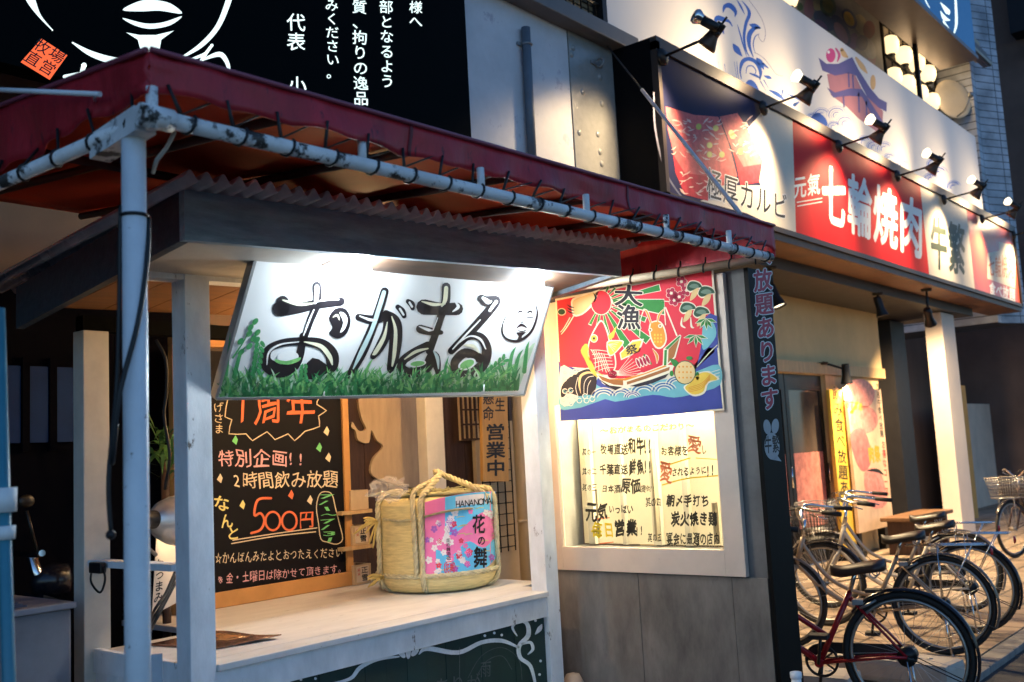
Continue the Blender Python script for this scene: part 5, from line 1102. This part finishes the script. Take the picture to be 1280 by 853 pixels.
for px, side in ((528, 0), (477, 0), (618, 0)):
    a = ang_of(px); m_ = MB()
    rope(m_, [bp(a, -.0+.012, -.06), bp(a, .03, -.01), bp(a, .08, .014), bp(a, .2, .014), bp(a, .38, .014), bp(a, .47, .008), bp(a+.05, .515, -.03), bp(a+.1, .525, -.12)], .0135); m_.build('vertical_rope', ROPE, br)
a1 = ang_of(528); a2 = ang_of(612)
m_ = MB(); rope(m_, [bp(a1, .50, -.02), Vector((BX-.06, BY-.1, BZ+.60)), Vector((BX-.02, BY-.03, BZ+.615)), Vector((BX+.06, BY-.08, BZ+.575)), bp(a2-.2, .53, -.05), bp(a2, .47, .0)], .0155); m_.build('top_rope', ROPE, br)
m_ = MB(); rope(m_, [Vector((BX-.06, BY-.09, BZ+.595)), Vector((BX-.12, BY-.1, BZ+.57)), bp(a1-.15, .52, -.03), bp(a1-.12, .40, .012), bp(a1-.1, .1, .012)], .0135); m_.build('vertical_rope', ROPE, br)
m_ = MB(); rope(m_, [bp(view+t*2*math.pi/20, .095, .010) for t in range(20)], .012, closed=True); m_.build('base_rope', ROPE, br)
D = Draw(cyl_map(BX, BY, BR+.003), .328, 430, 480)
PKL = M('label_pink', (.85, .20, .45), .5, var=.04); BLL = M('label_blue', (.12, .50, .80), .5, var=.04); PWH = M('petal_white', (.80, .74, .74), .5); PRD = M('petal_red', (.66, .05, .10), .5); PPR = M('petal_purple', (.35, .12, .5), .5)
def lgrid(x0, x1, top, bot, m, l=1, n=14, k=6):
    b = len(D.v); mi = D.mi(m)
    for i in range(n+1):
        x = x0+(x1-x0)*i/n; yt, yb2 = top(x), bot(x)
        for j in range(k+1): D.v.append(D.q(x, yt+(yb2-yt)*j/k, l))
    for i in range(n):
        for j in range(k): D.f.append([b+i*(k+1)+j, b+(i+1)*(k+1)+j, b+(i+1)*(k+1)+j+1, b+i*(k+1)+j+1]); D.m.append(mi)
tp = lambda x: 442-(x-308)*.16+((x-440)/135)**2*10
bt = lambda x: 745-(x-308)*.17-max(0, (x-520)/55)**2*30
lgrid(308, 578, tp, bt, PKL)
lgrid(385, 578, lambda x: tp(x)+1, lambda x: 540+40*math.sin(x*.02)-(x-385)*.1, BLL, 2)
lgrid(350, 578, lambda x: 650-max(0, x-350)*.25+20*math.sin(x*.05), lambda x: bt(x)-1, BLL, 2)
lgrid(425, 560, lambda x: tp(x)+8, lambda x: tp(x)+46, PWH, 3, 8, 2)
rn = random.Random(5)
def bloss(x, y, r, m):
    a0 = rn.uniform(0, 1)
    for k in range(5): D.ell(x+r*.62*math.cos(a0+k*1.257)*.9, y+r*.62*math.sin(a0+k*1.257), r*.4, r*.48, m, 5, a0+k*1.257+1.57, 8)
for i in range(62):
    x = rn.uniform(318, 566); y = rn.uniform(tp(x)+55, bt(x)-14)
    if 480 < x < 560 and 500 < y < 705: continue
    bloss(x, y, rn.uniform(9, 15), rn.choice([PWH, PWH, PRD, PPR, PWH, PKL]))
for i in range(14):
    x = rn.uniform(330, 540); y = rn.uniform(tp(x)+60, bt(x)-20); D.stroke([(x, y), (x+14, y-4), (x+28, y-4)], 3, M('label_gold', (.6, .55, .2), .5), 4, 2)
D.text('HANANOMAI', [(424, 440), (580, 424), (580, 462), (424, 478)], BLK, 6, .01)
for ch, q in (('花', (487, 497, 540, 575)), ('の', (508, 578, 540, 618)), ('舞', (492, 618, 548, 706))): D.text(ch, rect_quad(*q), BLK, 6, .028)
D.text('花の舞酒造', [(388, 590), (405, 588), (408, 672), (390, 674)], BLK, 6, .015, vert=True)
D.text('花舞', [(386, 684), (420, 680), (420, 720), (386, 724)], PRD, 6, .03); D.stroke([(384, 686), (402, 678), (421, 684), (421, 716), (402, 724), (385, 718)], 3, PRD, 6, 3, closed=True)
D.build('label', br)
m_ = MB()
for px, z in ((310, .40), (310, .385)): rope(m_, [cyl_map(BX, BY, BR+.012)(430+x*.328, 480+y*.328, 0) for x, y in ((305, 508+(px-310)), (380, 488), (470, 475), (578, 472))], .006)
rope(m_, [cyl_map(BX, BY, BR+.008)(430+x*.328, 480+y*.328, 0) for x, y in ((150, 515), (210, 522), (290, 512))], .006)
m_.build('label_cord', ROPE, br)
def tassel(c, dirs):
    m_ = MB()
    for d in dirs: m_.tube(crom([tuple(c), tuple(c+d*.5+Vector((0, 0, .01))), tuple(c+d)], 3), [.007]*3+[.006]*3+[.002], 5)
    m_.build('straw_tassel', M('straw_yellow', (.62, .46, .14), .8, var=.3), br)
rn = random.Random(8)
c_ = cyl_map(BX, BY, BR+.02)(472, 652, 0); lf = (CR*-1)
tassel(c_, [lf*rn.uniform(.06, .13)+Vector((0, 0, rn.uniform(-.09, .02))) for _ in range(7)]+[lf*.03+Vector((0, 0, -.14)), lf*.05+Vector((0, 0, -.12))])
c_ = cyl_map(BX, BY, BR+.02)(480, 722, 0); tassel(c_, [lf*rn.uniform(.06, .13)+Vector((0, 0, rn.uniform(-.06, .01))) for _ in range(7)])
m_ = MB(); rn = random.Random(31)
for i in range(46):
    a = rn.uniform(0, 6.28); r_ = rn.uniform(.12, .27); c_ = Vector((BX+r_*math.cos(a), BY+r_*math.sin(a), BZ+.515)); d_ = Vector((math.cos(a+rn.uniform(-1.2, 1.2)), math.sin(a+rn.uniform(-1.2, 1.2)), rn.uniform(.0, .28)))*rn.uniform(.05, .11)
    m_.tube([c_, c_+d_*.6, c_+d_+Vector((0, 0, -.012))], [.004, .0035, .0015], 5)
m_.build('loose_straw', STRG, br)['kind'] = 'stuff'
# plastic bag on the barrel
rn = random.Random(4); m_ = MB(); c_ = P(486, 612, Y=BY-.05)
t_ = bmesh.new(); bmesh.ops.create_icosphere(t_, subdivisions=4, radius=1)
from mathutils import noise
for v in t_.verts:
    k = 1+.45*noise.noise(v.co*2.2)+.25*noise.noise(v.co*5)
    v.co = Vector((v.co.x*.10*k, v.co.y*.08*k, v.co.z*.06*k))
m_.merge(t_, 0, Matrix.Translation(c_))
bagm = M('clear_plastic', (.85, .82, .78), .12, var=0, alpha=.16, spec=.8)
solo(m_, 'plastic_bag', bagm, 'crumpled clear plastic bag lying on the rim of the straw barrel', 'bag')
# plastic covered menu on the counter
m_ = MB(); qd = [P(182, 806, Z=.826), P(262, 786, Z=.845), P(352, 798, Z=.823), P(268, 812, Z=.823)]
def pm(u, v):
    p = qd[0].lerp(qd[1], v).lerp(qd[3].lerp(qd[2], v), u); p.z = .826+.010*v+.004*math.sin(u*7)*v; return p
mn = thing('menu_folder', 'plastic covered brown menu folder lying on the left end of the counter', 'menu', pm(.5, .5))
sheet(pm, 20, 14, Vector((0, 0, -.004)), None).build('cover', [M('menu_print', (.16, .07, .04), .12, var=.7, scale=9, spec=.8), BLACKM], mn)
sheet(lambda u, v: pm(.1+u*.6, .5+v*.35)+Vector((0, 0, .002)), 12, 8, Vector((0, 0, -.001)), None).build('photo_print', [M('menu_photo', (.40, .17, .06), .15, var=.6, scale=14, spec=.8)]*2, mn)
# silver clip lamp
c_ = P(203, 650, Y=3.82)
cl = thing('clip_lamp', 'silver reflector clip lamp on the stall side rail aimed at the chalkboard', 'clip lamp', Vector((c_.x, c_.y, 1.18)))
ad = Vector((.95, .22, -.10)).normalized()
MB().lathe([(.028, -.05), (.05, -.035), (.08, .0), (.10, .05), (.106, .08), (.10, .078), (.076, .0), (.04, -.028)], c_, ad, 28).build('reflector', M('brushed_aluminium', (.82, .79, .74), .38, metal=.75, var=.1, stretch=(1, 1, 6)), cl)
MB().lathe([(0, -.17), (.026, -.17), (.036, -.15), (.038, -.04), (0, -.035)], c_, ad, 16).build('socket', BLACKM, cl)
MB().sphere(c_+ad*.025, .028).build('bulb', M('clip_bulb', (1, .9, .7), .5, var=0, emit=95., ecol=(1, .72, .40)), cl)
MB().tube([c_-ad*.1, c_-ad*.1+Vector((0, 0, -.1)), (c_.x-.03, c_.y, 1.175)], .008, 6).build('clamp_arm', STEEL, cl)
# papers, cables at the left end
pp = thing('paper_notice', 'white paper notice with dark writing under the silver clip lamp', 'notice', P(210, 700, Y=3.95))
c4 = [P(196, 668, Y=4.0), P(222, 662, Y=4.0), P(224, 752, Y=4.0), P(190, 770, Y=4.0)]
MB().slab(c4, (0, .004, 0)).build('sheet', M('paper_white', (.68, .62, .54), .7, var=.08), pp)
D = Draw(plane_map('Y', 4.0)); D.text('おつまみ', [(194, 700), (206, 698), (204, 752), (192, 756)], BLK, 1, .02, vert=True, jit=.08); D.build('lettering', pp)
def cord(pts, lb, r=.006): solo(MB().tube(crom([tuple(p) for p in pts], 6), r, 6), 'cable', CABLE, lb, 'cord', 'power cords at the left end of the counter')
cord([P(195, 425, Y=3.7), P(207, 450, Y=3.68), P(208, 490, Y=3.7), P(205, 520, Y=3.7), P(212, 570, Y=3.66), P(206, 612, Y=3.7)], 'black power cord hanging down from the stall ceiling beside the left post', .007)
for k, lb in enumerate(('uppermost of the three black cords sagging beside the paper notice', 'middle one of the three black cords sagging beside the paper notice', 'lowest of the three black cords sagging beside the paper notice')):
    cord([P(220, 712+k*8, Y=3.6), P(207-k*2, 742+k*9, Y=3.56), P(192, 765+k*8, Y=3.58), P(184-k, 790+k*6, Z=.83)], lb)
c_ = P(126, 706, X=1.97)
ad_ = MB().box(c_.x-.035, c_.x-.008, c_.y-.06, c_.y+.03, c_.z-.03, c_.z+.012, bev=.006).tube(crom([tuple(c_+Vector((-.02, -.05, 0))), tuple(c_+Vector((-.03, -.09, -.05))), tuple(c_+Vector((-.03, -.05, -.10))), tuple(c_+Vector((-.03, .02, -.06))), tuple(c_+Vector((-.02, .02, 0)))], 6), .0045, 6)
solo(ad_, 'power_strip', BLACKM, 'black power socket with a drooping cord on the stall side rail', 'socket')
MBB = MB().bar(P(196, 818, Y=3.12), P(186, 853, Y=3.02)+Vector((0, -.04, -.5)), .035, .02)
solo(MBB, 'metal_bar', STEEL, 'grey flat metal bar leaning on the left front stall post', 'bar')
# plant behind
pt_ = thing('potted_palm', 'spiky green potted plant half hidden behind the white awning pole', 'plant', P(208, 800, Y=4.35))
c_ = P(206, 575, Y=4.3); m_ = MB(); rn = random.Random(6)
for i in range(46):
    a = rn.uniform(0, 6.28); e = rn.uniform(-.3, 1.2); L_ = rn.uniform(.14, .26); d = Vector((math.cos(a)*math.cos(e), math.sin(a)*math.cos(e), math.sin(e)))
    s0 = c_+Vector((rn.uniform(-.04, .04), rn.uniform(-.04, .04), rn.uniform(-.12, .1))); sd_ = d.cross(Vector((0, 0, 1)))
    if sd_.length < .1: continue
    sd_.normalize(); mid = s0+d*L_*.55+Vector((0, 0, .02)); tip = s0+d*L_+Vector((0, 0, -.04)); wv_ = .012
    vs = [m_.bm.verts.new(p) for p in (s0, mid+sd_*wv_, tip, mid-sd_*wv_)]; m_._f(vs)
m_.build('leaves', M('palm_leaf', (.05, .13, .03), .45, var=.4, scale=9), pt_)
MB().tube([Vector((c_.x, c_.y, .3)), c_], .02, 8).build('stem', DARKW, pt_); MB().lathe([(0, 0), (.11, 0), (.14, .3), (.12, .3), (0, .28)], (c_.x, c_.y, 0), n=20).build('pot', M('terracotta', (.25, .10, .05), .8), pt_)
# interior bulb
ib = thing('ceiling_bulb', 'warm bulb hanging under the stall ceiling behind the painted sign', 'bulb', (3.0, 3.62, 2.06))
IB = M('ceiling_bulb_glow', (1, .85, .6), .5, var=0, emit=400., ecol=(1, .64, .30))
MB().sphere((3.0, 3.62, 2.02), .035).build('bulb', IB, ib); MB().tube([(3.0, 3.62, 2.05), (3.0, 3.62, 2.24)], .012, 8).build('cord', CABLE, ib)
ib = copy_tree(ib); ib.location.x += .95; ib.location.z += .04; ib['label'] = 'warm bulb under the stall ceiling straight above the straw barrel'

ab = thing('added_awning_bulb', 'unseen warm bulb added above the corrugated stall roof to light the awning underside', 'bulb', (3.45, 3.95, 2.5))  # unseen bulb added to give the canopy underside its orange glow
MB().sphere((3.45, 3.95, 2.44), .042).build('bulb', IB, ab); MB().tube([(3.45, 3.95, 2.46), (3.45, 3.95, 2.66)], .01, 6).build('cord', CABLE, ab)

# ------------------------------------------------------------------ dark left side
WBL = M('pane_sky_reflection', (.006, .026, .10), .6, var=.3, scale=2, spec=.1)  # blue of the reflected dusk sky is put into the pane colour
lw = thing('shop_window', 'dim bluish sliding window in the shaded wall at the far left', 'window', (1.0, GY-.05, .0))
a_, b_ = P(-40, 455, Y=GY-.06), P(100, 552, Y=GY-.06)
MB().box(-3, 3.0, GY-.02, GY-.004, 0, 2.42).build('recess_shade_sheet', M('recess_shade_black', (.003, .003, .005), .9, spec=.02, var=0), lw)  # flat black sheet: deep shade under the awning painted onto the wall
for i in range(4):
    x0 = a_.x+(b_.x-a_.x)*i/4; x1_ = a_.x+(b_.x-a_.x)*(i+1)/4
    pn = MB().box(x0+.02, x1_-.02, GY-.05, GY-.035, b_.z, a_.z).build('pane', WBL, lw)
    MB().box(x0-.015, x0+.018, GY-.06, GY-.03, b_.z-.04, a_.z+.04).build('frame', MATS['recess_shade_black'], lw)
bx = thing('storage_box', 'pale storage box with a folded blue sheet on top at the lower left', 'box', (1.2, 4.0, 0))
v1 = P(96, 752, Z=1.05); v1 = Vector((v1.x, v1.y, 1.05))
MB().box(v1.x-1.4, v1.x-.01, v1.y+.02, v1.y+.62, 0, 1.025, bev=.01).build('body', M('box_pale', (.17, .17, .19), .6, var=.2), bx)
MB().box(v1.x-1.42, v1.x, v1.y, v1.y+.64, 1.027, 1.05, bev=.005).build('lid', M('box_lid', (.22, .22, .25), .5, var=.2), bx)
m_ = MB()
for i in range(5): m_.box(v1.x-.9, v1.x-.16-.015*i, v1.y+.05, v1.y+.34-.02*i, 1.052+i*.007, 1.0575+i*.007)
solo(m_, 'folded_sheet', M('navy_sheet', (.06, .075, .12), .6), 'folded dark blue plastic sheet on the pale storage box', 'sheet')
# parked scooter in the dark
sct = thing('parked_scooter', 'dark scooter parked in the shadow left of the stall', 'scooter', (1.5, 4.5, 0))
def S_(x, y, z): return Vector((.97+x, 4.50+y*.42, z+.06))
SBK = M('scooter_black', (.010, .010, .014), .2, var=.1)
MB().torus(S_(0, 0, .17), (0, 1, 0), .17, .055, 28, 10).build('wheel', RUBBER, sct); MB().torus(S_(1.2, 0, .17), (0, 1, 0), .17, .055, 28, 10).build('wheel', RUBBER, sct)
MB().slab([S_(-.25, -.12, .45), S_(-.2, -.12, .72), S_(.35, -.12, .72), S_(.5, -.12, .3), S_(.95, -.12, .3), S_(1.08, -.12, .95), S_(1.2, -.12, .9), S_(1.1, -.12, .2), S_(.3, -.12, .2)], (0, .18, 0)).build('body', SBK, sct)
MB().box(.72, 1.37, 4.40, 4.60, .79, .88, bev=.03).build('seat', RUBBER, sct)
h_ = MB().tube([S_(1.12, 0, .9), S_(1.05, 0, 1.12)], .025, 8).tube([S_(1.0, -.5, 1.14), S_(1.05, 0, 1.12), S_(1.0, .5, 1.14)], .014, 8).build('handlebar', CHROME, sct)
MB().lathe([(0, .08), (.07, .06), (.08, 0), (.06, -.08), (0, -.1)], S_(1.15, 0, 1.0), (1, -.4, 0), 18).build('headlight', SBK, sct)
MB().tube([S_(1.0, -.4, 1.14), S_(.95, -.42, 1.32)], .007, 6).sphere(S_(.95, -.42, 1.36), .035, sx=1, sy=.3, sz=.8).build('mirror', M('amber_mirror', (.02, .013, .006), .3), sct)
# turquoise flag pole
fpz = thing('banner_pole', 'turquoise plastic banner pole with two white clamps at the left edge', 'pole', (P(10, 853, X=1.0).x, 2.37, 0))
t_, b_ = P(-2, 386, X=1.0), P(11, 850, X=1.0)
b0 = t_+(b_-t_)*(t_.z/(t_.z-b_.z))
MB().tube([b0, t_], .0145, 14).lathe([(0, 0), (.12, 0), (.14, .02), (.12, .06), (.02, .08)], (b0.x, b0.y, 0), n=20).build('pole', M('turquoise_plastic', (.045, .22, .30), .35, var=.12), fpz)
for py, h_, r_ in ((625, .055, .027), (666, .03, .022)):
    c_ = P(8, py, X=1.0); c_ = t_+(b0-t_)*((t_.z-c_.z)/t_.z); MB().lathe([(.015, -h_/2), (r_, -h_/2), (r_+.001, h_/2), (.015, h_/2)], c_, n=18).build('clamp', WHT, fpz)
# jar and pipe stub near the wall
c_ = P(716, 843, X=4.2); MBj = MB().lathe([(0, 0), (.055, .0), (.06, .02), (.06, max(c_.z-.05, .2)), (.035, max(c_.z, .25)), (0, max(c_.z, .25)+.01)], (4.2, c_.y, 0), n=18)
solo(MBj, 'plastic_canister', M('beige_canister', (.36, .27, .2), .5), 'beige round canister standing on the ground right of the stall post', 'canister')
c_ = P(995, 846, Y=2.06); solo(MB().tube([(c_.x, 2.06, 0), (c_.x, 2.06, c_.z)], .022, 12).lathe([(.022, 0), (.026, .005), (.026, .03), (0, .035)], (c_.x, 2.06, c_.z-.01), n=12), 'marker_post', WPOLE, 'short white marker post at the foot of the black pillar sign', 'post')

# ------------------------------------------------------------------ bicycles
SPK = M('spoke_steel', (.45, .45, .45), .3, metal=.8, var=0); SADDLE = M('saddle_vinyl', (.02, .015, .013), .35, var=.3); RIMM = M('rim_alloy', (.34, .33, .31), .4, metal=.9, var=.1); LEATH = M('brown_saddle', (.05, .025, .018), .4, var=.3)
WR = .335
def make_bike(name, label, loc, head, frame, fender, carrier=True, basket='wire', saddle=SADDLE, low=True, steer=0.):
    t = thing(name, label, 'bicycle', (0, 0, 0), 'bicycles parked in front of the restaurant')
    def wheel(x):
        c = Vector((x, 0, WR)); wparent = MB().tube([c+Vector((0, -.05, 0)), c+Vector((0, .05, 0))], .022, 10).build('wheel', RIMM, t)
        MB().torus(c, (0, 1, 0), WR-.018, .0185, 44, 8).build('tyre', RUBBER, wparent)
        MB().torus(c, (0, 1, 0), WR-.045, .011, 44, 6).build('rim', RIMM, wparent)
        m = MB()
        for i in range(28):
            a = i*2*math.pi/28; s = .03 if i % 2 else -.03; b = a+(.5 if i % 4 < 2 else -.5)
            m.tube([c+Vector((.02*math.cos(b), s, .02*math.sin(b))), c+Vector(((WR-.05)*math.cos(a), 0, (WR-.05)*math.sin(a)))], .0013, 3, caps=False)
        m.build('spokes', SPK, wparent)
    wheel(0); wheel(1.10)
    def fend(x, a0, a1):
        m = MB(); c = Vector((x, 0, WR)); n = 22; rows = []
        for i in range(n+1):
            a = a0+(a1-a0)*i/n; rows.append([c+Vector(((WR+.02-.012*abs(k)**2)*math.cos(a), k*.028, (WR+.02-.012*abs(k)**2)*math.sin(a))) for k in (-1, -.5, 0, .5, 1)])
        A = [[m.bm.verts.new(p) for p in r] for r in rows]; B = [[m.bm.verts.new(p-(p-c)*.01) for p in r] for r in rows]
        for i in range(n):
            for k in range(4): m._f([A[i][k], A[i+1][k], A[i+1][k+1], A[i][k+1]], 0, True); m._f([B[i][k], B[i][k+1], B[i+1][k+1], B[i+1][k]], 0, True)
            for k in (0, 4): m._f([A[i][k], B[i][k], B[i+1][k], A[i+1][k]])
        e = c+Vector(((WR+.01)*math.cos(a0), 0, (WR+.01)*math.sin(a0)))
        for s in (-.03, .03): m.tube([c+Vector((0, s*1.6, 0)), e+Vector((0, s, 0))], .003, 5)
        m.build('fender', fender, t)
    fend(0, rad(196) if False else rad(205), rad(40)); fend(1.10, rad(170), rad(35))
    bb = Vector((.46, 0, .28)); sk = Vector((.27, 0, .66)); hd_t = Vector((.90, 0, .80)); hd_b = Vector((.955, 0, .62))
    m = MB()
    m.tube([bb, sk], .016, 10); m.tube([hd_t, hd_b], .019, 10)
    if low:
        m.tube(crom([tuple(hd_b), (.80, 0, .45), (.62, 0, .33), tuple(bb)], 5), .019, 10); m.tube(crom([tuple(hd_t+Vector((.01, 0, -.04))), (.76, 0, .53), (.58, 0, .42), tuple(bb.lerp(sk, .28))], 5), .014, 10)
    else:
        m.tube([hd_b, bb], .018, 10); m.tube([hd_t+Vector((.01, 0, -.05)), bb.lerp(sk, .35)], .015, 10)
    for s in (-1, 1):
        m.tube([bb+Vector((0, s*.03, 0)), Vector((.1, s*.052, .33)), Vector((0, s*.055, WR))], .009, 8); m.tube([sk+Vector((0, s*.015, -.03)), Vector((.1, s*.05, .45)), Vector((0, s*.055, WR))], .008, 8)
        m.tube([hd_b+Vector((0, s*.01, -.02)), Vector((.98, s*.05, .56)), Vector((1.10, s*.052, WR))], .011, 8)
    m.tube([bb+Vector((0, -.04, 0)), bb+Vector((0, .04, 0))], .024, 10); m.build('frame', frame, t)
    m = MB(); m.tube([sk, sk+Vector((-.05, 0, .14))], .012, 8); m.build('seat_post', CHROME, t)
    sd = MB(); n = 14; sx0 = sk+Vector((-.20, 0, .16)); rows = []
    for i in range(n+1):
        u = i/n; wd = .095*(1-u)**.6+.018 if u > .12 else .04+.06*(u/.12)**.5; z = .02*math.cos(u*3.1)+.012*(u > .8)*(u-.8)*5
        rows.append([sx0+Vector((.29*u, wd*k, z-.028*abs(k)**2.2)) for k in (-1, -.7, -.35, 0, .35, .7, 1)])
    A = [[sd.bm.verts.new(p) for p in r] for r in rows]; B = [[sd.bm.verts.new(p+Vector((0, 0, -.045 if 0 < k < 6 else -.03))) for k, p in enumerate(r)] for r in rows]
    for i in range(n):
        for k in range(6): sd._f([A[i][k], A[i+1][k], A[i+1][k+1], A[i][k+1]], 0, True); sd._f([B[i][k], B[i][k+1], B[i+1][k+1], B[i+1][k]], 0, True)
        for k in (0, 6): sd._f([A[i][k], B[i][k], B[i+1][k], A[i+1][k]], 0, True)
    for i in (0, n):
        for k in range(6): sd._f([A[i][k], A[i][k+1], B[i][k+1], B[i][k]])
    sdo = sd.build('saddle', saddle, t)
    m = MB()
    for s in (-.05, .05): m.torus(sx0+Vector((.06, s, -.055)), (0, 1, 0), .02, .004, 14, 5)
    m.build('saddle_springs', SPK, sdo)
    m = MB()
    m.tube(crom([(.84, .20, 1.0), (.98, .10, 1.02), (1.02, .03, .90), (.97, .03, .70), (1.02, .05, .58)], 5), .003, 5); m.tube(crom([(.84, -.20, 1.0), (.99, -.06, 1.01), (.98, -.03, .82), (.80, -.03, .50), (.5, -.04, .30), (.1, -.055, .36)], 5), .003, 5)
    m.build('brake_cables', CABLE, t)
    MB().torus(Vector((.18, 0, .60)), (.5, 0, 1), .05, .007, 18, 6, 0, .5, 5.8).box(.20, .26, -.03, .03, .595, .625, bev=.005).build('ring_lock', STEEL, t)
    m = MB(); st = hd_t+Vector((-.025, 0, .13)); m.tube([hd_t, st], .012, 8)
    hb = crom([(st.x-.28, .27, st.z+.05), (st.x-.12, .25, st.z+.07), (st.x+.02, .14, st.z+.09), (st.x+.03, 0, st.z), (st.x+.02, -.14, st.z+.09), (st.x-.12, -.25, st.z+.07), (st.x-.28, -.27, st.z+.05)], 5); m.tube(hb, .011, 8)
    for s in (-1, 1): m.tube([(st.x-.08, s*.24, st.z+.05), (st.x-.20, s*.25, st.z+.015)], .005, 5)
    hbo = m.build('handlebar', CHROME, t)
    for s in (-1, 1): MB().tube([(st.x-.30, s*.273, st.z+.048), (st.x-.17, s*.258, st.z+.064)], .017, 10).build('grip', RUBBER, hbo)
    if basket:
        m = MB(); bx0, bx1, bw, z0, z1 = hd_t.x+.10, hd_t.x+.40, .17, .70, .94; col_ = M('basket_wire', (.35, .34, .32), .35, metal=.7) if basket == 'wire' else M('black_basket_wire', (.02, .018, .016), .5)
        def ring(z, e, r): m.tube([(bx0+.03-e*.03, -bw*.8-e*.03, z), (bx1-.05+e*.05, -bw*.8-e*.03, z), (bx1-.05+e*.05, bw*.8+e*.03, z), (bx0+.03-e*.03, bw*.8+e*.03, z), (bx0+.03-e*.03, -bw*.8-e*.03, z)], r, 5)
        for k in range(7): ring(z0+(z1-z0)*k/6, k/6, .005 if k in (0, 6) else .0022)
        for i in range(11):
            u = i/10
            for s in (-1, 1): m.tube([(bx0+.03+(bx1-bx0-.08)*u, s*bw*.8, z0), (bx0+(bx1-bx0)*u, s*(bw*.8+.03), z1)], .0022, 4)
            for xa, xb in ((bx0+.03, bx0), (bx1-.05, bx1)): m.tube([(xa, -bw*.8+bw*1.6*u, z0), (xb, -(bw*.8+.03)+2*(bw*.8+.03)*u, z1)], .0022, 4)
            m.tube([(bx0+.03, -bw*.8+bw*1.6*u, z0), (bx1-.05, -bw*.8+bw*1.6*u, z0)], .0022, 4)
        for s in (-1, 1): m.tube([(bx1-.12, s*.1, z0), (1.10, s*.055, WR)], .005, 5)
        m.build('basket', col_, t)
    if carrier:
        m = MB(); cz = WR*2+.07
        for y in (-.06, 0, .06): m.tube([(-.30, y, cz), (.2, y, cz)], .005, 6)
        for x in (-.30, -.12, .05, .2): m.tube([(x, -.06, cz), (x, .06, cz)], .005, 6)
        for s in (-1, 1): m.tube([(-.22, s*.06, cz), (0, s*.06, WR)], .004, 5); m.tube([(.0, s*.06, cz), (0, s*.06, WR)], .004, 5)
        m.build('carrier', CHROME, t)
        MB().lathe([(0, .015), (.02, .012), (.028, 0)], (-.33, 0, cz-.05), (-1, 0, 0), 12).build('reflector', M('red_reflector', (.5, .02, .02), .15), t)
    # drive
    m = MB(); m.torus(bb+Vector((0, -.05, 0)), (0, 1, 0), .085, .008, 30, 6)
    for k in range(5): m.tube([bb+Vector((0, -.05, 0)), bb+Vector((.08*math.cos(k*1.257), -.05, .08*math.sin(k*1.257)))], .006, 5)
    m.tube([bb+Vector((0, -.065, 0)), bb+Vector((.03, -.075, -.165))], .009, 6); m.tube([bb+Vector((0, .055, 0)), bb+Vector((-.03, .07, .165))], .009, 6)
    cr = m.build('crank', M('crank_black', (.03, .03, .03), .35, metal=.5), t)
    MB().box(bb.x-.02, bb.x+.08, -.17, -.08, bb.z-.185, bb.z-.16, bev=.005).build('pedal', RUBBER, cr); MB().box(bb.x-.08, bb.x+.02, .08, .17, bb.z+.15, bb.z+.175, bev=.005).build('pedal', RUBBER, cr)
    m = MB(); m.slab([Vector((bb.x+.10, -.058, bb.z+.02)), Vector((bb.x, -.058, bb.z+.10)), Vector((.0, -.058, WR+.045)), Vector((-.05, -.058, WR)), Vector((.0, -.058, WR-.045)), Vector((bb.x, -.058, bb.z+.05)), Vector((bb.x+.06, -.058, bb.z))], (0, .012, 0)); m.build('chain_case', M('chain_case_black', (.015, .015, .015), .3), t)
    MB().tube([(0, .05, WR), (0, .06, WR), (0, -.05, WR)], .05, 14).build('rear_hub_brake', M('hub_black', (.02, .02, .02), .4, metal=.4), t)
    m = MB()
    for s in (-1, 1): m.tube([(.0, s*.065, WR-.02), (-.03, s*.10, .02)], .007, 6)
    m.tube([(-.03, -.10, .012), (-.03, .10, .012)], .007, 6); m.build('kickstand', CHROME, t)
    t.location = loc; t.rotation_euler = (0, 0, head)
    return t
RDF = M('red_frame_paint', (.30, .010, .018), .25, var=.12); BGF = M('champagne_frame_paint', (.34, .25, .17), .3, metal=.3, var=.1); WHF = M('ivory_frame_paint', (.52, .46, .37), .3, var=.08); SVF = M('silver_frame_paint', (.22, .20, .19), .3, metal=.5, var=.1); BKF = M('black_fender_paint', (.012, .012, .015), .15, var=.1)
make_bike('bicycle', 'red framed bicycle with black fenders, nearest the kerb', (5.50, 1.98, 0), rad(103), RDF, BKF, carrier=False, basket='black', saddle=LEATH, low=False)
make_bike('bicycle', 'champagne bicycle with grey fender behind the red one', (7.20, 2.32, 0), rad(104), BGF, M('grey_fender_paint', (.16, .13, .11), .25, metal=.4, var=.1), basket='black')
make_bike('bicycle', 'ivory framed bicycle with black fender and chrome carrier, third from the wall', (8.05, 2.38, 0), rad(96), WHF, BKF, basket='black')
make_bike('bicycle', 'silver bicycle deepest in the parked row, nearest the shop doors', (8.95, 2.72, 0), rad(99), SVF, SVF)
make_bike('bicycle', 'bicycle with a wire basket at the far right edge before the beige wall', (13.95, 2.95, 0), rad(163), M('dark_frame_paint', (.06, .035, .03), .3, var=.1), BKF)
for (x, y, a, lb) in ((5.75, 2.75, .1, 'white concrete parking block near the black pillar sign'), (6.35, 2.35, -.1, 'white concrete parking block behind the wheel of the red bicycle')):
    o = thing('parking_block', lb, 'parking block', (0, 0, 0), 'parking blocks between the bicycles')
    MB().box(-.14, .14, -.36, .36, 0, .15, bev=.04).build('block', M('white_block', (.42, .38, .33), .7, var=.15), o); MB().lathe([(0, .003), (.02, .003), (.02, .0)], (0, -.2, .15), n=10).build('bolt', STEEL, o)
    o.location = (x, y, 0); o.rotation_euler = (0, 0, a)
